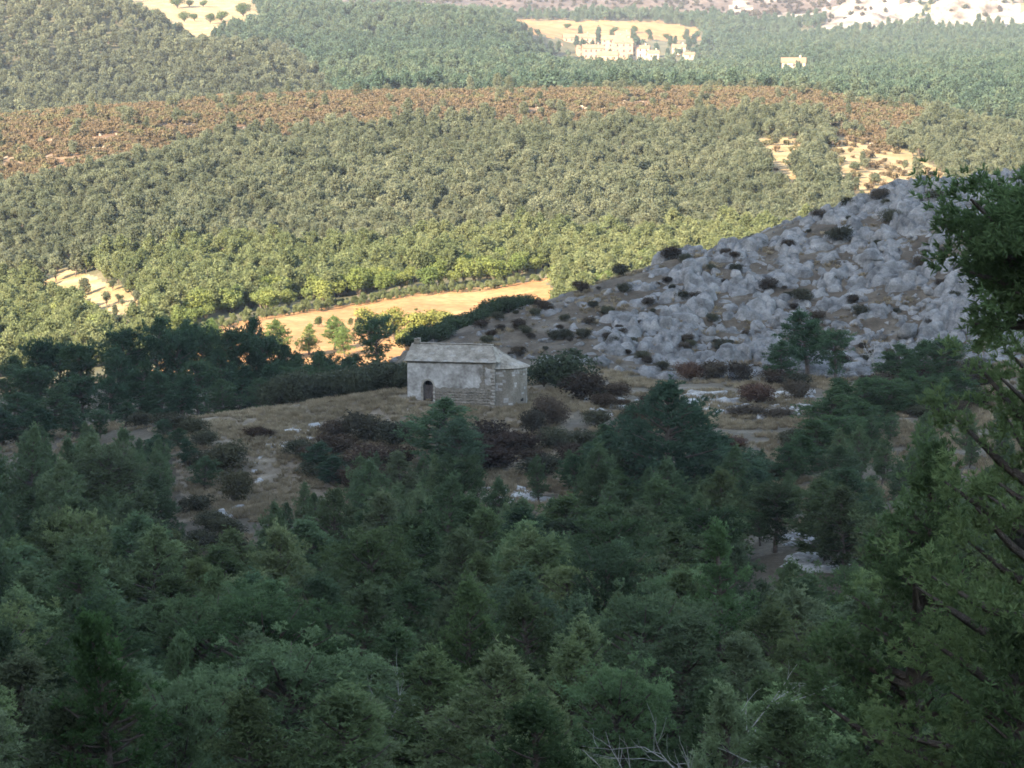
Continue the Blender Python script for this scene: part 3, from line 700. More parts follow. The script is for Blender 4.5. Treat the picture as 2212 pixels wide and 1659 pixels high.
# ------------------------------------------------------------------ plants: singled out first
def top_plant(nm, key, i, x, y, Y, w, label, cat, group=None, color=(1, 1, 1), hmin=1.):
    g = gp(x, Y); zt = pt(x, y, Y)[2]
    hh = max(zt-g[2], hmin)
    return plant(nm, key, i, g, hh, label, cat, group, color, min(w, hh*1.05) if 'pine' in key else w)
DK = (.62, .72, .85); BR = (1.0, .85, .8); GR = (.9, 1, .9)  # DK puts the shade on mid-distance pines into a darker, bluer tint
T = top_plant
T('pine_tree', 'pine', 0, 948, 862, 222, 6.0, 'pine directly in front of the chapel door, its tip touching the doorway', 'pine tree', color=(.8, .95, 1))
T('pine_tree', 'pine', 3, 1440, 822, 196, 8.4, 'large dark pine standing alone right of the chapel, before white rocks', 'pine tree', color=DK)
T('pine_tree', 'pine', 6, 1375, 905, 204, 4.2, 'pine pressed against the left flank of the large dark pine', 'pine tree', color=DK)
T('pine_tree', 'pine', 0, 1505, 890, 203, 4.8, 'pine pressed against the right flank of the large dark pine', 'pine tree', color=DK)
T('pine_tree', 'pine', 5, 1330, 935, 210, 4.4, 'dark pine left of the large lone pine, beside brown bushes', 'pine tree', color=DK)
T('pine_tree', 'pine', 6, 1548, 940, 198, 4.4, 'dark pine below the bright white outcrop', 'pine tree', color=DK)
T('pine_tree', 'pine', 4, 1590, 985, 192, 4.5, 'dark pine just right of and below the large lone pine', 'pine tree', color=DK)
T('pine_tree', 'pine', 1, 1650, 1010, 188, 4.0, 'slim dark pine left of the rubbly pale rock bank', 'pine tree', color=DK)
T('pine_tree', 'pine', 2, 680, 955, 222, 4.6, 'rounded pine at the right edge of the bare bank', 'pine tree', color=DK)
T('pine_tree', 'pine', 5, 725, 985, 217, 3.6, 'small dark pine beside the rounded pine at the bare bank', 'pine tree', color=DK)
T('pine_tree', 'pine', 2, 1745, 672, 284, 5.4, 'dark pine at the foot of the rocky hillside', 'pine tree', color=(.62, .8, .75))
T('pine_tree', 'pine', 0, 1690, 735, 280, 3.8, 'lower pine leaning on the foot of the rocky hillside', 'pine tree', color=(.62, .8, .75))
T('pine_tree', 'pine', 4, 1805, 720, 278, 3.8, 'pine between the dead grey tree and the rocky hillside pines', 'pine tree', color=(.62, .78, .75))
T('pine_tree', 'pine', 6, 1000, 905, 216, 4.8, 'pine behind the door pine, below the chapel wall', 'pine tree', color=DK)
T('shrub', 'shrub', 0, 557, 921, 238, 2.7, 'round dark brown bush alone on the dry meadow', 'shrub', color=(.8, .62, .55))
T('shrub', 'shrub', 1, 725, 905, 236, 3.0, 'dark bush at the left end of the thicket under the meadow', 'shrub', color=BR)
T('shrub', 'shrub', 2, 785, 885, 234, 3.6, 'tall dark bush in the middle of the thicket under the meadow', 'shrub', color=(.85, .9, .8))
T('shrub', 'shrub', 3, 845, 905, 232, 3.4, 'dark bush between the meadow thicket and the door pine', 'shrub', color=(.8, .95, .85))
T('shrub', 'shrub', 4, 1060, 905, 232, 3.6, 'dark reddish bush below the chapel corner', 'shrub', color=(.8, .68, .68))
T('shrub', 'shrub', 0, 1115, 925, 229, 4.4, 'wide reddish brown bush below the apse', 'shrub', color=(.78, .64, .64))
T('shrub', 'shrub', 1, 1060, 960, 222, 4.6, 'low reddish brown bush in front of the wide brown bush', 'shrub', color=(.75, .6, .6))
T('shrub', 'shrub', 2, 1190, 848, 240, 3.0, 'greyish brown twiggy bush standing up in front of the apse end', 'shrub', color=(1.3, 1.15, 1.1))
T('shrub', 'shrub', 3, 1150, 878, 238, 2.4, 'small dark bush at the foot of the apse', 'shrub', color=(1, 1, .95))
T('shrub', 'shrub', 4, 1215, 752, 262, 5.2, 'dark green bush right behind the apse', 'shrub', color=(.75, 1.15, .85))
T('shrub', 'shrub', 0, 1175, 775, 266, 3.6, 'dark green bush touching the rounded apse', 'shrub', color=(.7, 1.1, .85))
T('shrub', 'shrub', 1, 1258, 800, 254, 4.0, 'dark brown round bush right of the green bush by the apse', 'shrub', color=(.75, .65, .62))
T('shrub', 'shrub', 2, 490, 945, 226, 3.4, 'dark bush on the left edge of the bare bank', 'shrub', color=(.9, 1, .8))
T('shrub', 'shrub', 3, 505, 1010, 215, 2.8, 'rounded bush lower on the left edge of the bare bank', 'shrub', color=(.9, .95, .75))
T('shrub', 'shrub', 4, 800, 955, 222, 3.4, 'reddish bush below the meadow thicket', 'shrub', color=(1.2, .95, .9))
T('shrub', 'shrub', 0, 775, 1000, 214, 3.0, 'low reddish bush on the slope left of the grey rock shelf', 'shrub', color=(1.2, .95, .85))
for i, (x, y, Y, w, lb) in enumerate([
    (1490, 778, 281, 3.0, 'low brown bush at the left end of the hillside foot'), (1540, 775, 281, 3.2, 'low brown bush at the middle of the hillside foot'),
    (1600, 778, 280, 2.6, 'low brown bush at the hillside foot nearest the pines'), (1640, 825, 258, 3.6, 'brown bush spreading among the scattered white rocks'),
    (1620, 890, 250, 4.2, 'wide brown bush below the bright white outcrop'), (1680, 895, 248, 3.4, 'brown bush below the scattered white rocks'),
    (1570, 955, 226, 3.2, 'pale brown bush below the wide brown bush'), (1720, 815, 262, 2.6, 'brown bush behind the scattered white rocks'),
    (1400, 850, 246, 2.4, 'small bush by the pale rocky ground'), (1960, 790, 268, 3.6, 'brown bush below the dead grey tree'),
    (1900, 800, 262, 3.4, 'dark bush at the foot of the dead grey tree'), (1560, 1060, 200, 2.6, 'brown bush beneath the dark pine right of the lone pine')]):
    T('shrub', 'shrub', i, x, y, Y, w, lb, 'shrub', color=(.95+.3*(i % 3 == 0), .85, .8))
UNDER = [(x0+float(rng.uniform(-14, 14)), float(rng.uniform(207, 233))) for x0 in np.linspace(650, 1330, 30)]
for i, (x, Y) in enumerate(UNDER):
    if 1040 < x < 1190 and Y < 216: continue
    g = gp(x, Y); w = rng.uniform(2.2, 3.8); sd_ = 'left' if x < 870 else 'middle' if x < 1060 else 'right'
    plant('shrub', 'shrub', i, g, w*rng.uniform(.5, .7), ('reddish brown' if i % 2 else 'dark green')+(' wide' if w > 3 else ' small')+' bush in the undergrowth below the chapel, '+sd_+' part', 'shrub', 'undergrowth below the chapel', (.95, .8, .75) if i % 2 else (.8, .95, .8), w)
for i in range(34):
    x = rng.uniform(1250, 1840); Y = rng.uniform(200, 276); g = gp(x, Y); w = rng.uniform(1.6, 3.2)
    if 1470 < x < 1775 and 240 < Y < 270: continue
    sd_ = 'beside the large lone pine' if x < 1500 else 'near the white rocks' if x < 1680 else 'toward the right slope'
    plant('shrub', 'shrub', i, g, w*.55, ('reddish brown' if i % 2 else 'dull green')+(' wide' if w > 2.4 else ' small')+' bush on the dry ground, '+sd_, 'shrub', 'bushes on the dry ground right of the chapel', (1.1, .9, .8) if i % 2 else (.85, .95, .75), w)
for i, (x, y, Y, w) in enumerate([(1790, 838, 226, 5.0), (1830, 820, 232, 5.2), (1775, 905, 214, 4.6), (1870, 815, 236, 5.2), (1815, 905, 216, 4.8), (1740, 940, 208, 4.4), (1700, 965, 205, 4.0), (1860, 870, 222, 5.0), (1310, 915, 222, 4.4), (1280, 960, 212, 4.4), (1250, 985, 208, 4.2), (1915, 825, 234, 5.0)]):
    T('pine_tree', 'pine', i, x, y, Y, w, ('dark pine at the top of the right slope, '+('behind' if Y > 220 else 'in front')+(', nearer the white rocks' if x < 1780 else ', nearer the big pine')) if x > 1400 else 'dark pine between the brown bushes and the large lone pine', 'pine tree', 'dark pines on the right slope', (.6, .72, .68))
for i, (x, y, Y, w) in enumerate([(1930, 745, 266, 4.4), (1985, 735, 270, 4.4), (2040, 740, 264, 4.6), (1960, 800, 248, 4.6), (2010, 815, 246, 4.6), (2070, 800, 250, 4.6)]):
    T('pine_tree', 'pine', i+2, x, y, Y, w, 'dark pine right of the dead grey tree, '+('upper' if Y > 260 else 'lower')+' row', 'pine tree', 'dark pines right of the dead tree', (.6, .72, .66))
for i in range(26):
    x = rng.uniform(1850, 2140); Y = rng.uniform(244, 286); w = rng.uniform(1.6, 3.6)
    plant('shrub', 'shrub', i, gp(x, Y), w*.6, ('reddish' if i % 2 else 'dark green')+(' wide' if w > 2.6 else ' small')+' bush below the rocks, '+('near the dead grey tree' if x < 1980 else 'near the big pine'), 'shrub', 'bushes below the right end of the rocks', (.9, .75, .7) if i % 2 else (.75, .9, .75), w)
for i, (x, Y) in enumerate([(392, 247), (420, 243), (360, 250), (440, 236), (455, 228), (425, 212), (455, 203), (490, 200), (440, 195), (475, 192), (500, 190), (40, 262), (75, 258), (300, 254)]):
    plant('shrub', 'shrub', i, gp(x, Y), 1.7, ('dark bush at the left tip of the meadow' if i < 5 else 'dark bush on the slope under the bare bank' if i < 11 else 'dark bush at the foot of the left pine stand'), 'shrub', 'bushes left of and under the meadow', (.8, .9, .75), 2.6)
for i, (x, y, Y, w) in enumerate([(1695, 1212, 136, 3.6), (1755, 1238, 131, 3.8), (1820, 1244, 127, 3.8), (1725, 1290, 118, 4.0), (1800, 1310, 112, 4.0)]):
    T('pine_tree', 'near_pine', i, x, y, Y, w, ('pine just under the smooth light rock slab' if i < 3 else 'pine in the second row under the smooth light rock slab'), 'pine tree', 'pines under the light rock slab', (.95, 1, .9))
# bushes on the rocky hillside
for i, (x, Y, w) in enumerate([(1255, 322, 2.2), (1340, 327, 2.4), (1450, 331, 2.6), (1480, 328, 1.8), (1660, 316, 2.2), (1735, 312, 2.6), (1765, 306, 1.8), (1815, 330, 3.0), (1655, 300, 1.6), (1925, 334, 2.4),
                               (1700, 330, 2.0), (1590, 322, 1.6), (1400, 312, 1.6), (1310, 310, 1.6), (1180, 313, 1.8), (1220, 300, 1.8), (1350, 300, 1.5), (1540, 306, 1.5), (1480, 297, 1.4), (1860, 306, 2.0),
                               (1990, 318, 2.2), (2020, 340, 2.6), (1900, 345, 2.4), (1830, 345, 2.0), (1770, 341, 1.8), (2080, 312, 2.2), (1120, 306, 1.8), (1075, 312, 1.6), (1570, 330, 1.5), (1630, 335, 1.6)]+[(float(q), float(np.interp(q, [1000, 2212], [288, 284])+np.random.default_rng(int(q)).uniform(2, np.interp(q, [1000, 2212], [22, 72]))), float(np.random.default_rng(int(q)+1).uniform(.6, 1.8))) for q in np.linspace(1040, 2190, 110)]):
    g = gp(x, Y); plant('shrub', 'shrub', i, g, w*.72, ('dark green' if i % 2 else 'dark brown')+(' small' if w < 1.2 else ' broad' if w > 1.8 else '')+' bush among the boulders, '+('upper' if Y > (306+.02*(x-1400)) else 'lower')+(' left' if x < 1350 else ' middle' if x < 1700 else ' right')+' rocky hillside', 'shrub', 'bushes among the boulders', (.75, .85, .7) if i % 2 else (.8, .7, .65), w)
# dark thicket on the ridge behind the chapel
for i in range(22):
    x = 890+i*12.5+rng.uniform(-5, 5); ridge = np.interp(x, [880, 1050, 1250], [306, 316, 324]); Y = ridge+rng.uniform(-3, 8)
    g = gp(x, Y); yt = np.interp(x, [880, 940, 1010, 1060, 1110, 1160], [722, 690, 668, 645, 634, 640])+rng.uniform(-3, 12)
    hgt = max(1.0, pt(x, yt, Y)[2]-g[2])
    plant('shrub', 'shrub', i, g, hgt, 'dark green bush in the thicket on the ridge behind the chapel, '+('lower' if i < 7 else 'middle' if i < 15 else 'upper')+' end', 'shrub', 'thicket on the ridge behind the chapel', (.6, 1.05, .75), 3.4)
# hedge of dark bushes behind the meadow, left of the chapel
for i in range(20):
    x = 600+i*14.5+rng.uniform(-5, 5); Y = 263+rng.uniform(0, 8); yt = np.interp(x, [600, 700, 800, 880], [800, 800, 785, 780])+rng.uniform(-8, 14)
    g = gp(x, Y); hgt = max(1.5, pt(x, yt, Y)[2]-g[2])
    plant('shrub', 'shrub', i, g, hgt, 'dark bush in the row behind the meadow, '+('by the pine stand' if i < 7 else 'midway' if i < 14 else 'by the chapel'), 'shrub', 'row of bushes behind the meadow', (.7, .9, .75), 3.6)
# dark pine stand behind the meadow
stand = [(20, 768, 300, 5.4, 'tall_pine'), (75, 800, 285, 4.6, 'tall_pine'), (135, 738, 305, 5.0, 'tall_pine'), (185, 752, 296, 5.2, 'tall_pine'), (238, 752, 290, 5.0, 'tall_pine'), (285, 722, 300, 5.6, 'tall_pine'),
         (335, 686, 306, 6.0, 'tall_pine'), (375, 730, 298, 4.8, 'tall_pine'), (405, 690, 330, 4.0, 'tall_pine'), (300, 780, 280, 4.8, 'pine'), (240, 815, 274, 4.6, 'pine'), (180, 820, 276, 4.6, 'pine'), (120, 830, 270, 4.6, 'pine'), (40, 850, 268, 4.6, 'pine'),
         (540, 684, 304, 5.0, 'tall_pine'), (500, 722, 300, 5.0, 'tall_pine'), (462, 748, 296, 4.6, 'tall_pine'), (575, 735, 300, 4.8, 'tall_pine'), (430, 790, 286, 4.4, 'pine'), (520, 790, 284, 4.6, 'pine'), (610, 780, 290, 4.2, 'pine'), (655, 770, 296, 4.2, 'pine'),
         (350, 800, 276, 4.4, 'pine'), (395, 815, 270, 4.0, 'pine'), (470, 820, 274, 4.0, 'pine'), (700, 775, 300, 4.0, 'pine'), (0, 880, 262, 4.4, 'pine'), (560, 820, 276, 3.8, 'pine'), (85, 880, 258, 4.6, 'pine'), (160, 885, 256, 4.6, 'pine'), (270, 870, 258, 4.6, 'pine'), (340, 880, 256, 4.2, 'pine'), (215, 890, 250, 4.4, 'pine')]
stand += [(450, 715, 308, 5.0, 'tall_pine'), (620, 745, 300, 4.6, 'tall_pine'), (90, 745, 306, 5.2, 'tall_pine'), (690, 760, 292, 4.4, 'pine'), (740, 770, 290, 4.4, 'pine'), (780, 765, 296, 4.6, 'pine'), (640, 800, 280, 4.4, 'pine'), (590, 790, 282, 4.4, 'pine')]
BANK0 = len(stand)
stand += [(352, 905, 244, 4.6, 'pine'), (385, 925, 238, 4.2, 'pine'), (410, 950, 230, 4.0, 'pine'), (330, 940, 232, 4.6, 'pine'), (440, 985, 222, 3.6, 'pine')]
uniq = {6: 'tallest dark pine at the left of the stand behind the meadow', 14: 'tallest spire topped dark pine in the middle of the stand', 8: 'lone pine with bare lower trunk between the two tallest pines', 0: 'dark pine at the very left edge of the stand'}
for i, (x, y, Y, w, kx) in enumerate(stand):
    lk = ('tall bare trunked' if kx == 'tall_pine' else 'low bushy')+(' wide' if w > 4.7 else ' narrow')
    wh = 'left edge of the stand behind the meadow' if x < 110 else 'left part of the stand behind the meadow' if x < 230 else 'stand near its tallest left pine' if x < 420 else 'stand round the spire topped pine' if x < 590 else 'right end of the stand near the bushes'
    if i >= BANK0: lk, wh = 'dark', 'short row hiding the left end of the meadow'
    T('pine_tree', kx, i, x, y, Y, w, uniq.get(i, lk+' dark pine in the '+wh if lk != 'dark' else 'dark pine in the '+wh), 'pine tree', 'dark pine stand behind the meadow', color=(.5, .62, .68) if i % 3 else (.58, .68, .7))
# dead trees
def dead_tree(base, Ht, seed, label, spread=.5, mat='pale_bark', lean=(0, 0), thick=.009):
    r_ = np.random.default_rng(seed); parts = []; br = []
    def grow(o, d, L, rad, lev):
        pts = [o]; dd = d
        for i in range(4):
            dd = unit(dd+r_.normal(size=3)*.14+np.array([0, 0, .04])); pts.append(pts[-1]+dd*L/4)
        (parts if lev == 0 else br).append(tube(pts, np.linspace(rad, rad*.4, 5), 5 if lev < 2 else 4))
        if lev < 3:
            for k in range([6, 4, 3][lev]):
                j = r_.integers(1, 5); nd = unit(dd+r_.normal(size=3)*spread*1.3+np.array([0, 0, .25])); grow(pts[j], nd, L*r_.uniform(.4, .62), rad*.5, lev+1)
    grow(np.array([0, 0, -.3]), unit(np.array([lean[0], lean[1], 1.])), Ht*.7, Ht*thick, 0)
    e = obj('dead_tree', None, None, base); tag(e, label, 'dead tree')
    obj('trunk', mesh('dead_trunk', *merge(parts), [M[mat]]), e); obj('branches', mesh('dead_branches', *merge(br), [M[mat]]), e)
dead_tree(gp(1890, 276), 6.0, 5, 'bare grey dead tree at the foot of the rocky hillside')
dead_tree(gp(1935, 274), 5.0, 6, 'thin bare tree beside the grey dead tree', .4)
dead_tree(gp(1530, 66), 6.5, 7, 'bare white branched dead tree at the bottom edge near the big pine', .6, lean=(.15, 0))
dead_tree(gp(1690, 62), 6.4, 8, 'leaning white dead tree right of the other bare tree at the bottom', .45, lean=(-.25, 0))
dead_tree(gp(840, 84), 5.6, 9, 'thin white dead stem among the pines at the bottom', .35)

# ------------------------------------------------------------------ shaded pine wood below the chapel
env_x = [0, 120, 250, 380, 430, 470, 620, 660, 700, 850, 1000, 1200, 1300, 1400, 1480, 1560, 1700, 1850, 2212]
env_y = [930, 905, 915, 940, 1000, 1105, 1075, 1000, 985, 965, 985, 965, 940, 920, 990, 975, 960, 880, 850]
WINDOWS = [(395, 890, 620, 1085, 215), (455, 1060, 530, 1118, 205), (1690, 1120, 1830, 1235, 160), (1050, 990, 1185, 1055, 203), (1475, 815, 1770, 960, 245), (1240, 850, 1320, 920, 240)]
count = 0
wood_tops = []
for Y in np.arange(62, 246, 4.1):
    for X in np.arange(-.21*Y-3, .21*Y+3, 4.2+.003*Y):
        x_ = X+rng.uniform(-1.3, 1.3); y_ = Y+rng.uniform(-1.3, 1.3)
        g = np.array([x_, y_, float(H(x_, y_))]); px, pb = proj(g)
        if not (-120 < px < 2330): continue
        if y_ > 205 and 395 < px < 640: continue
        if y_ > 226 and 395 < px < 1300: continue
        if y_ > 240 and px < 1850 and px > 395: continue
        if px > 1850 and y_ > 262: continue
        if rng.random() < .06: continue
        hgt = rng.uniform(4.6, 9.4); w = rng.uniform(3.2, 5.6)
        lim = max(np.interp(px, env_x, env_y), np.interp(y_, [60, 75, 90, 110, 130, 160, 250], [1500, 1400, 1300, 1215, 1130, 1030, 800]))+rng.uniform(0, 75)
        zt = pt(px, lim, y_)[2]
        hgt = min(hgt, zt-g[2])
        if hgt < 2.2: continue
        w = min(w, hgt*.85)
        py_top = proj(g+np.array([0, 0, hgt]))[1]; hw = w*.42*FP/y_
        if any(y_ < wy and px+hw > a and px-hw < c and py_top < d and pb > b for a, b, c, d, wy in WINDOWS): continue
        wood_tops.append((y_, g, hgt, w, px, py_top)); count += 1
# the trees that show largest are single objects, the hidden rest of the wood is one mass
def hidden_share(t):
    Y, g, hgt, w, px, py = t
    hid = 0
    for q in wood_tops:
        if q[0] < Y-1 and abs(q[4]-px) < .3*q[3]*FP/q[0] and q[5] < py+.25*hgt*FP/Y: hid += 1
    return hid
score = [(-(t[2]*t[3]*(FP/t[0])**2)*(.35 if hidden_share(t) else 1)*(1 if -40 < t[4] < 2250 else .05), k) for k, t in enumerate(wood_tops)]
score.sort(); single = [wood_tops[k] for _, k in score[:215]]; mass = [wood_tops[k] for _, k in score[215:]]
COLW = [(0, 'at the left edge'), (330, 'below the left pine stand'), (640, 'below the bare bank'), (900, 'below the meadow thicket'), (1150, 'straight below the chapel'), (1420, 'below the brown bushes'), (1650, 'below the large lone pine'), (1900, 'left of the big near pine'), (9999, 'beneath the big near pine')]
for i, (Y, g, hgt, w, px, pty) in enumerate(single):
    kx = int(rng.integers(7)); v = rng.uniform(.62, 1.45); k = np.interp(Y, [60, 110, 160, 240], [1.12, .98, .76, .58])  # k puts the dimmer sky light deeper in the wood into the tint
    place = next(b for a, b in COLW if px < a) if px >= 0 else COLW[0][1]
    band = 'in the nearest row' if Y < 95 else 'low in the wood' if Y < 125 else 'midway up the wood' if Y < 165 else 'high in the wood'
    look = ('light green ' if v > 1.2 else 'dark ' if v < .85 else 'mid green ')+('tall ' if hgt > 7 else 'small ' if hgt < 5 else '')+('pointed ' if (kx == 4 if Y < 125 else kx == 1) else 'flat topped ' if (kx == 2 if Y < 125 else kx == 4) else 'rounded ')
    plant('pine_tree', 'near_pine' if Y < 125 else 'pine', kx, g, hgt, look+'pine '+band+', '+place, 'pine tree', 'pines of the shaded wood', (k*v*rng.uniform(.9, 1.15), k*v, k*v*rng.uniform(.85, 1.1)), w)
print('wood pines', len(wood_tops))

MASS = mass
# ------------------------------------------------------------------ near hero trees
def hero(nm, base, gen, bark, leaf, label, cat, color=(1, 1, 1)):
    e = obj(nm, None, None, base); tag(e, label, cat); wood, crown = gen
    obj('trunk', mesh(nm+'_trunk', *wood, [M[bark]]), e); obj('crown', mesh(nm+'_crown', *crown, [M[leaf]]), e, color=color)
    return e
g = gp(2262, 42); hero('pine_tree', g, pine(501, pt(2262, 400, 42)[2]-g[2], 2.15, .87, 52, 7600, 8, .13, .026, 'round', .0, .35, 16, 1.0), 'bark', 'needles', 'tall near pine at the right edge, its dark top over the rocky hillside', 'pine tree', (.9, 1.0, .82))
g = gp(2250, 47); hero('pine_tree', g, pine(502, pt(2250, 560, 47)[2]-g[2], 3.1, .2, 96, 11500, 8, .13, .026, 'round', .02, .5, 18, 1.), 'bark', 'needles', 'big light green near pine with open boughs at the right edge', 'pine tree', (1.35, 1.35, 1.1))
g = gp(1990, 52); hero('pine_tree', g, pine(503, pt(1990, 925, 52)[2]-g[2], 2.1, .1, 84, 9000, 8, .13, .028, 'round', .02, .5, 18, 1.), 'bark', 'needles', 'bushy green near pine below the big pine at the lower right', 'pine tree', (1.3, 1.32, 1.1))
g = gp(2160, 44); hero('pine_tree', g, pine(504, pt(2160, 1330, 44)[2]-g[2], 1.9, .1, 64, 4400, 8, .14, .026, 'round', .02, .5, 16, 1.), 'bark', 'needles', 'low pine filling the bottom right corner', 'pine tree', (1.25, 1.28, 1.05))
g = gp(1000, 98); hero('pine_tree', g, pine(505, pt(1000, 1255, 98)[2]-g[2], 2.7, .08, 80, 7000, 7, .15, .032, 'cone', .02, .5, 16, .9), 'bark', 'needles', 'pointed lighter pine rising in the middle of the near wood', 'pine tree', (1.25, 1.25, 1))
g = gp(1540, 105); hero('pine_tree', g, pine(506, pt(1540, 1130, 105)[2]-g[2], 2.7, .08, 80, 7000, 7, .15, .032, 'cone', .02, .5, 16, .9), 'bark', 'needles', 'tall pointed pine at right centre, tip beside the tan strip', 'pine tree', (1.0, 1.15, .95))
g = gp(205, 62); hero('fir_tree', g, pine(507, pt(205, 1330, 62)[2]-g[2], 2.5, .06, 120, 5200, 8, .13, .03, 'cone', .005, .25, 14, .8), 'bark', 'fir', 'dark yellowish spire shaped fir in the lower left corner', 'fir tree', (.75, 1.0, 1.0))

# ------------------------------------------------------------------ sunlit trees by the valley field
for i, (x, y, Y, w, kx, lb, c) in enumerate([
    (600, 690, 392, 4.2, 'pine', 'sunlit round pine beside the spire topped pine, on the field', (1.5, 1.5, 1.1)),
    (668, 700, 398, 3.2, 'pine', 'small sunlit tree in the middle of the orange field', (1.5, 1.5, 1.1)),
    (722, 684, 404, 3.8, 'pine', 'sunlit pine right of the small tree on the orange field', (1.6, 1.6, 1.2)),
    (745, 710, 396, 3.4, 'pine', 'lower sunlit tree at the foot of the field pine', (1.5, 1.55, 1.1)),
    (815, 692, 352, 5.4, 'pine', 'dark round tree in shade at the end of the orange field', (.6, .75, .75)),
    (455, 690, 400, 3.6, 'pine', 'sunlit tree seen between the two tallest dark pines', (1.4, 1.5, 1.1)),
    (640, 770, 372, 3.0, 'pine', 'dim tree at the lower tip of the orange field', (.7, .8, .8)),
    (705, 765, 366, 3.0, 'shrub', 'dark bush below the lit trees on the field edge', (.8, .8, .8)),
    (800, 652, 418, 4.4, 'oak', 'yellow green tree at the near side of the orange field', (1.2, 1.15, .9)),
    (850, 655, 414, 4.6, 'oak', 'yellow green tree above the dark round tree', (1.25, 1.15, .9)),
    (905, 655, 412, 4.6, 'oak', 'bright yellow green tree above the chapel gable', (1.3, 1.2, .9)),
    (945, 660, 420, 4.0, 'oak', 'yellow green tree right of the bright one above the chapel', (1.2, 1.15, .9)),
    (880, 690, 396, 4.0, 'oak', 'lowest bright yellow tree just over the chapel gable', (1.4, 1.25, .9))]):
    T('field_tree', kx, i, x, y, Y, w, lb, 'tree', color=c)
n_edge = 0
for i in range(190):
    x = rng.uniform(-20, 2090)
    if x < 1200: Y = field_top(x)+rng.uniform(2, 26) if x > 330 else rng.uniform(405, 470)
    else: Y = rng.uniform(425, 490)
    g = gp(x, Y); px, py = proj(g)
    if region(g[0], g[1]) in ('field', 'clearing'): continue
    hgt = rng.uniform(3.4, 5.8)
    if x < 330: lb, gr = 'bright green tree in the sun behind the pine stand', 'sunlit trees behind the pine stand'
    elif x < 1200: lb, gr = 'bright green tree along the upper edge of the orange field', 'sunlit trees along the field edge'
    else: lb, gr = 'bright yellow green tree in the sun behind the rocky hillside', 'sunlit trees behind the rocky hillside'
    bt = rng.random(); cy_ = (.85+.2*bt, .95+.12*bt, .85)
    zone = ['far left', 'left', 'middle', 'right'][min(3, int(4*(x-(-20 if x < 330 else 330 if x < 1200 else 1200))/(350 if x < 330 else 870)))]
    lb = lb.replace('bright', ('tall ' if hgt > 5.0 else 'low ' if hgt < 4.2 else '')+('pale' if bt > .66 else 'deep' if bt < .33 else 'bright'))+', '+zone
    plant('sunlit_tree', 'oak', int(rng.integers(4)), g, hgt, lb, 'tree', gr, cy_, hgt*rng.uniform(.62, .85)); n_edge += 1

# ------------------------------------------------------------------ far woods (one mass each)
def lib_col(nm, objs):
    c = bpy.data.collections.new(nm)
    for k, me in enumerate(objs):
        o = bpy.data.objects.new(f'{nm}_{k}', me); c.objects.link(o)
    return c
FA = lambda key, n, leaf, make: lib_col(key, [joined(f'{key}_{i}', *make(i), M['bark'], M[leaf]) for i in range(n)])
far_a = FA('hill_tree', 6, 'far_a', lambda i: dome(400+i, 5.2, 1.9, .12, 15, 1100, .2) if i % 3 else pine(430+i, 5.6, 1.7, .15, 36, 330, 4, .5, .17, 'round'))
far_b = FA('edge_tree', 5, 'far_b', lambda i: dome(410+i, 5.4, 2.0, .12, 15, 1100, .2) if i % 3 else pine(436+i, 5.8, 1.7, .25, 36, 330, 4, .5, .17, 'round'))
far_c = FA('distant_tree', 5, 'far_c', lambda i: dome(420+i, 7, 2.8, .12, 12, 420, .48) if i % 2 else pine(440+i, 8, 2.2, .12, 34, 260, 4, .8, .28, 'cone'))
far_d = FA('left_hill_tree', 5, 'far_d', lambda i: dome(425+i, 6, 2.3, .12, 13, 620, .34) if i % 3 else pine(445+i, 6.5, 1.9, .12, 34, 260, 4, .65, .22, 'round'))
heath_c = FA('heather_bush', 4, 'heather', lambda i: dome(450+i, 1.3, 1.1, .02, 9, 240, .17))
scrub_c = FA('scrub_bush', 4, 'scrub', lambda i: dome(460+i, 3.2, 2.4, .02, 9, 200, .45))
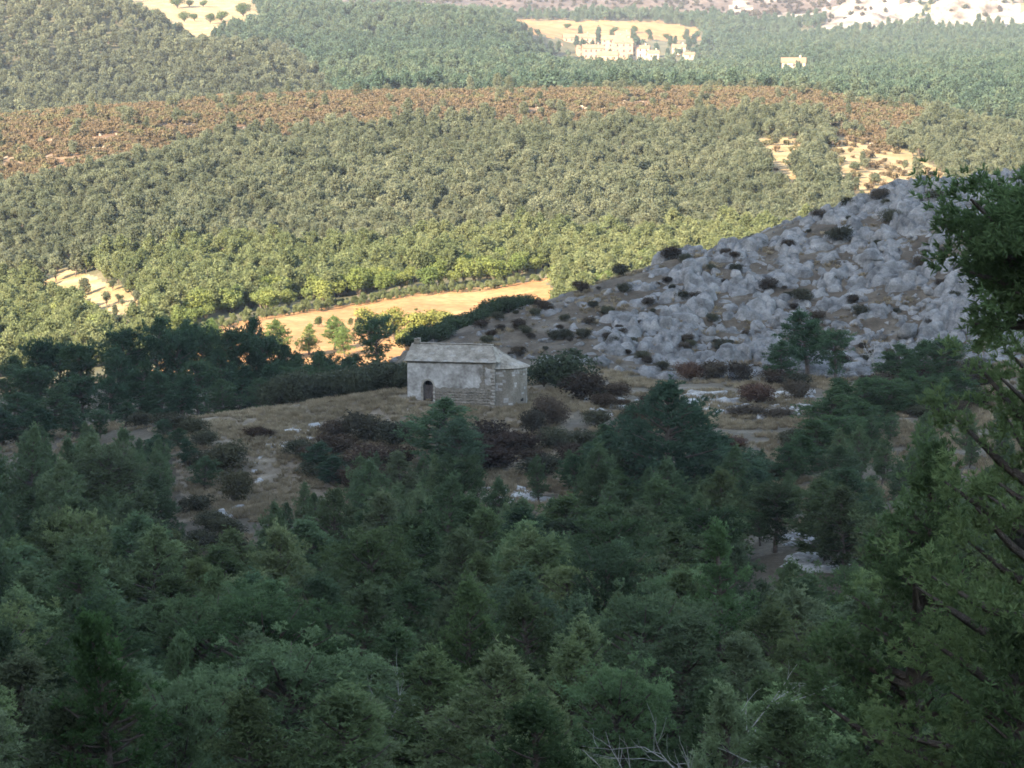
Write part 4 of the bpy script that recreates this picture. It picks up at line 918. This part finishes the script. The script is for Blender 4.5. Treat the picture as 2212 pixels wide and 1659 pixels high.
def stuff(nm, P, scl, coll, n, label=None):
    me = bpy.data.meshes.new(nm); me.vertices.add(len(P)); me.vertices.foreach_set('co', np.asarray(P, np.float32).ravel())
    a = me.attributes.new('rot', 'FLOAT_VECTOR', 'POINT'); rot = np.zeros((len(P), 3), np.float32); rot[:, 2] = rng.uniform(0, 6.28, len(P)); rot[:, :2] = rng.normal(size=(len(P), 2))*.05; a.data.foreach_set('vector', rot.ravel())
    a = me.attributes.new('scl', 'FLOAT_VECTOR', 'POINT'); sc = np.asarray(scl)[:, None]*np.stack([rng.uniform(.85, 1.2, len(P))]*2+[rng.uniform(.85, 1.2, len(P))], 1); a.data.foreach_set('vector', sc.astype(np.float32).ravel())
    a = me.attributes.new('idx', 'INT', 'POINT'); a.data.foreach_set('value', rng.integers(0, n, len(P)).astype(np.int32))
    o = obj(nm, me); kind(o, 'stuff')
    if label: o['label'] = label
    ng = bpy.data.node_groups.new(nm+'_nodes', 'GeometryNodeTree')
    ng.interface.new_socket('Geometry', in_out='INPUT', socket_type='NodeSocketGeometry'); ng.interface.new_socket('Geometry', in_out='OUTPUT', socket_type='NodeSocketGeometry')
    N = ng.nodes.new; L = ng.links.new
    gi, go, ip, ci = N('NodeGroupInput'), N('NodeGroupOutput'), N('GeometryNodeInstanceOnPoints'), N('GeometryNodeCollectionInfo')
    ci.inputs['Collection'].default_value = coll; ci.inputs['Separate Children'].default_value = True; ci.inputs['Reset Children'].default_value = True
    ip.inputs['Pick Instance'].default_value = True
    L(gi.outputs[0], ip.inputs['Points']); L(ci.outputs[0], ip.inputs['Instance'])
    for at, ty, so in (('rot', 'FLOAT_VECTOR', 'Rotation'), ('scl', 'FLOAT_VECTOR', 'Scale'), ('idx', 'INT', 'Instance Index')):
        na = N('GeometryNodeInputNamedAttribute'); na.data_type = ty; na.inputs['Name'].default_value = at; L(na.outputs['Attribute'], ip.inputs[so])
    L(ip.outputs[0], go.inputs[0])
    md = o.modifiers.new('scatter', 'NODES'); md.node_group = ng
    return o
def scatter(Y0, Y1, sp0, sp1, umax=.225):
    """jittered points over the hills, spacing growing with distance"""
    out = []; Y = Y0
    while Y < Y1:
        s_ = sp0+(sp1-sp0)*(Y-Y0)/(Y1-Y0)
        X = np.arange(-umax*Y, umax*Y, s_); X = X+rng.uniform(-.5, .5, len(X))*s_
        out.append(np.stack([X, Y+rng.uniform(-.5, .5, len(X))*s_], 1)); Y += s_*.9
    P = np.concatenate(out); return np.column_stack([P, H(P[:, 0], P[:, 1])])
pine_c = lib_col('wood_pine', [joined(f'wood_pine_{i}', *pine(160+i, 8, 2.1, .12, 60, 2800, 6, .22, .05, 'round'), M['bark'], M['needles']) for i in range(4)])
stuff('pine_wood', [t[1] for t in MASS], [t[2]/8. for t in MASS], pine_c, 4, 'the mass of further pines filling the shaded wood')
gt = []
for i in range(4):
    q = np.random.default_rng(700+i); n_ = 16; Pq = np.column_stack([q.normal(size=(n_, 2))*.14, np.zeros(n_)]); gt.append(mesh(f'grass_tuft_{i}', *blades(Pq, unit(np.column_stack([Pq[:, :2]*2.2, np.ones(n_)])), q, 3, .38, .05, .28), [M['grass']]))
grass_c = lib_col('grass_tuft', gt)
P = scatter(180, 288, .62, .7, .21); rg = region(P[:, 0], P[:, 1]); den = fbm(P[:, 0]/3, P[:, 1]/3, 3)
Pg = P[((rg == 'meadow') & (den > -.12)) | ((rg == 'scrubland') & (den > -.04)) | ((rg == 'soil') & (den > .02))]
P = scatter(288, 360, .9, .9, .2); rg = region(P[:, 0], P[:, 1]); Pg = np.concatenate([Pg, P[(rg == 'rocky') & (fbm(P[:, 0]/3, P[:, 1]/3, 3) > .12)]])
stuff('dry_grass', Pg, rng.uniform(.5, 1.25, len(Pg)), grass_c, 4, 'dry tan grass on the meadow round the chapel')
P = scatter(398, 930, 2.35, 2.7); rg = region(P[:, 0], P[:, 1]); px, py = proj(P)
wood = (rg == 'wood_floor') & ((P[:, 1] > 430) | (px < 330))
thin = fbm(P[:, 0]/25, P[:, 1]/40, 3) > -.30
nearedge = P[:, 1] < 540+60*fbm(P[:, 0]/40, P[:, 1]/40)
Pb = P[wood & thin & nearedge & ((P[:, 1] > field_top(px)+18) | (px > 1200) | (px < 330))]
stuff('edge_wood', Pb, rng.uniform(.5, .95, len(Pb)), far_b, 5, 'bright sunlit wood above the orange field')
stray = (rg == 'heath') & (rng.random(len(P)) < .025) | (rg == 'clearing') & (rng.random(len(P)) < np.where(px < 400, .09, .02))
Pa = P[(wood & thin & ~nearedge) | stray]
stuff('hill_wood', Pa, np.clip(.66+.75*fbm(Pa[:, 0]/14, Pa[:, 1]/20, 2)+rng.uniform(-.22, .25, len(Pa)), .35, 1.15), far_a, 6, 'sunlit grey green wood covering the broad hill')
P = scatter(560, 915, 1.9, 2.1); rg = region(P[:, 0], P[:, 1])
Ph = P[((rg == 'clearing') & (rng.random(len(P)) < .12)) | (rg == 'heath') & (fbm(P[:, 0]/6, P[:, 1]/9, 3) > -.17)]
stuff('heather', Ph, rng.uniform(.6, 1.5, len(Ph)), heath_c, 4, 'rusty brown heather along the crest of the hill')
P = scatter(374, 500, .95, .95, .16); px, py = proj(P); dF = np.abs(P[:, 1]-field_top(px)+3*fbm(P[:, 0]/5, P[:, 1]/5)*2)
Pf = P[(px > 320) & (px < 1185) & (((dF < 4.5) & (rng.random(len(P)) < .5)) | ((region(P[:, 0], P[:, 1]) == 'field') & (fbm(P[:, 0]/8, P[:, 1]/8, 3) > .16) & (rng.random(len(P)) < .12)))]
stuff('field_weeds', Pf, rng.uniform(.10, .30, len(Pf)), far_b, 5, 'low weeds and bushes on the margin of the orange field')
# pale stones scattered through the heath and the clearings
P = scatter(560, 915, 3.6, 3.6); rg = region(P[:, 0], P[:, 1]); Ps = P[(rg == 'heath') & (rng.random(len(P)) < .8) & (fbm(P[:, 0]/12+9, P[:, 1]/16, 3) > -.02)]
pl = [((ROCKS[i % 9][0]*rng.uniform(.35, 1.15))@rotm(rng).T+p, ROCKS[i % 9][1]) for i, p in enumerate(Ps)]
if pl:
    V, F = merge(pl); kind(obj('heath_stones', mesh('heath_stones', V, F, [M['heath_stone']])), 'stuff')['label'] = 'pale stones showing through the brown heath'
P = scatter(925, 2420, 5.0, 8.0); rg = region(P[:, 0], P[:, 1]); px, py = proj(P)
gap = fbm(P[:, 0]/60+3, P[:, 1]/90, 3) > -.27
village = (P[:, 1] > 1900) & (px > 1150) & (px < 1520) & (py > 66) & (P[:, 1] > 1880)
lone = (px > 1665) & (px < 1765) & (P[:, 1] > 1360) & (P[:, 1] < 1530)
Pc = P[(rg == 'wood_floor') & gap & ~(lone & (rng.random(len(P)) < .93)) & ~(village & (rng.random(len(P)) < .85))]
pcx = proj(Pc)[0]; lh = (Pc[:, 1] < 1420) & (pcx < 690-.28*(Pc[:, 1]-950)+60)
stuff('left_hill_wood', Pc[lh], rng.uniform(.6, 1.15, int(lh.sum())), far_d, 5, 'grey green wood on the sloping hill at the upper left')
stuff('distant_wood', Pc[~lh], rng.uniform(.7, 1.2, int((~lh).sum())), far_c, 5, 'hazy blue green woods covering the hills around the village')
P = scatter(2380, 3000, 9, 14); rg = region(P[:, 0], P[:, 1])
Pm = P[((rg == 'mountain') & (rng.random(len(P)) < .75)) | ((rg == 'cliff') & (rng.random(len(P)) < .18))]
stuff('mountain_scrub', Pm, rng.uniform(.7, 1.5, len(Pm)), scrub_c, 4, 'dull purple brown scrub on the far mountainside')

# ------------------------------------------------------------------ village
def house(x, y, Y, w, d, h, rise, label, rot=0, wallm='village_wall', nwin=(3, 2), roofm='village_roof', chimney=True):
    P_ = pt(x, y, Y); gz = float(H(P_[0], P_[1]))
    e = obj('house', None, None, (P_[0], P_[1], P_[2]), rot); tag(e, label, 'house', 'houses of the village')
    z0 = min(-2, gz-P_[2]-2)
    V = [(-w/2, 0, z0), (w/2, 0, z0), (w/2, d, z0), (-w/2, d, z0), (-w/2, 0, h), (w/2, 0, h), (w/2, d, h), (-w/2, d, h), (-w/2, d/2, h+rise), (w/2, d/2, h+rise)]
    wl = obj('wall', mesh('wall', V, [(0, 1, 5, 4), (2, 3, 7, 6), (1, 2, 6, 9, 5), (3, 0, 4, 8, 7)], [M[wallm]]), e)
    o_ = .5; t_ = .35; dz = rise/(d/2)*o_
    V = [(-w/2-o_, -o_, h-dz+.05), (w/2+o_, -o_, h-dz+.05), (w/2+o_, d/2, h+rise+.05), (-w/2-o_, d/2, h+rise+.05), (w/2+o_, d+o_, h-dz+.05), (-w/2-o_, d+o_, h-dz+.05)]
    V = V+[(a, b, c+t_) for a, b, c in V]
    rf = obj('roof', mesh('roof', V, [(0, 1, 2, 3), (3, 2, 4, 5), (6, 9, 8, 7), (9, 11, 10, 8), (0, 6, 7, 1), (5, 4, 10, 11), (1, 7, 8, 2), (2, 8, 10, 4), (0, 3, 9, 6), (3, 5, 11, 9)], [M[roofm]]), e)
    if chimney: obj('chimney', mesh('chimney', *box(w*.25, w*.25+1, d/2-.5, d/2+.5, h+rise-.3, h+rise+1.6), [M[wallm]]), rf)
    for i in range(nwin[0]):
        for j in range(nwin[1]):
            xx = -w/2+w*(i+.5)/nwin[0]; zz = h*(j+.35)/nwin[1]
            obj('window', mesh('window', *box(xx-.6, xx+.6, -.12, .1, zz, zz+1.7), [M['window']]), wl)
    return e
house(1252, 103, 2030, 24, 10, 7.5, 2.6, 'long pink house on top of the village, left end', .05, nwin=(6, 2))
house(1325, 112, 2000, 18, 12, 9, 3, 'tall pink house at the highest point of the village', -.1, nwin=(4, 3))
house(1347, 128, 1980, 14, 11, 12, 3, 'tall narrow pink house at the centre of the village', .15, nwin=(3, 3))
house(1282, 128, 1975, 15, 10, 8, 2.5, 'pink house below the long house in the village', .1, nwin=(4, 2))
house(1312, 146, 1950, 15, 10, 9, 2.5, 'lowest pink house at the front of the village', -.12, nwin=(3, 2))
house(1262, 122, 1990, 9, 8, 6, 2, 'small pink house at the left below the long house', .2, nwin=(2, 2))
house(1383, 124, 1985, 13, 9, 6.5, 2.2, 'cream house at the right of the tall houses', -.1, 'cream_wall', nwin=(3, 2))
house(1412, 128, 1975, 8, 7, 4.5, 1.8, 'small cream house right of the village centre', .1, 'cream_wall', nwin=(2, 1))
house(1190, 112, 2010, 17, 8, 4, 1.8, 'low long shed at the left of the village', 0, 'village_wall', nwin=(3, 1), chimney=False)
house(1466, 118, 2020, 10, 8, 5.5, 2, 'white house set apart on the right of the village', -.1, 'cream_wall', nwin=(2, 2))
house(1345, 105, 2030, 11, 10, 10, 2.6, 'pink house behind the tall narrow house in the village', 0, nwin=(3, 2))
house(1490, 128, 1990, 8, 6, 3.5, 1.5, 'tiny white outbuilding at the far right of the village', .2, 'cream_wall', nwin=(1, 1), chimney=False)
house(1714, 162, 1500, 13, 9, 7, 2.4, 'solitary cream house in the wood, right of the village', -.1, 'cream_wall', nwin=(3, 2))
house(1880, 176, 1480, 6, 5, 2.5, 1.2, 'small pale hut in the wood, right of the solitary house', .1, 'cream_wall', nwin=(1, 1), chimney=False)
house(1648, 140, 1650, 7, 5, 2.6, 1.2, 'small pale hut left of the solitary house', .1, 'cream_wall', nwin=(1, 1), chimney=False)
for i, (x, y, Y, s_) in enumerate([(322, 5, 1880, 10), (383, 22, 1780, 12), (333, 48, 1620, 14), (409, 22, 1790, 7), (439, 20, 1790, 7), (398, 55, 1620, 9), (420, 52, 1640, 7), (454, 55, 1600, 9), (478, 50, 1620, 10), (525, 42, 1680, 12), (300, 25, 1760, 7), (240, 18, 1800, 6),
                                   (1327, 78, 2180, 8), (1370, 68, 2200, 9), (1225, 70, 2180, 8), (1400, 75, 2180, 8), (1440, 80, 2160, 8), (1275, 150, 1940, 6), (1360, 140, 1960, 6)]):
    g = gp(x, Y); lb = 'dark tree standing in the pale field at the top left' if i < 12 else 'dark tree beside the village houses and field'
    plant('field_tree', 'oak', i, g, s_*.8, lb, 'tree', 'trees in the top left field' if i < 12 else 'trees round the village', (.5, .65, .6), s_*.75)

# ------------------------------------------------------------------ haze
hv, hf = box(-6700, 6700, -700, 3460, -75, 330)
hz, t, N = newmat('haze'); out = N('ShaderNodeOutputMaterial'); vol = N('ShaderNodeVolumePrincipled')
vol.inputs['Color'].default_value = (.80, .88, 1.0, 1); vol.inputs['Density'].default_value = .00007; vol.inputs['Anisotropy'].default_value = .2
t.links.new(vol.outputs[0], out.inputs['Volume'])
kind(obj('haze', mesh('haze', hv, hf, [hz])), 'stuff')
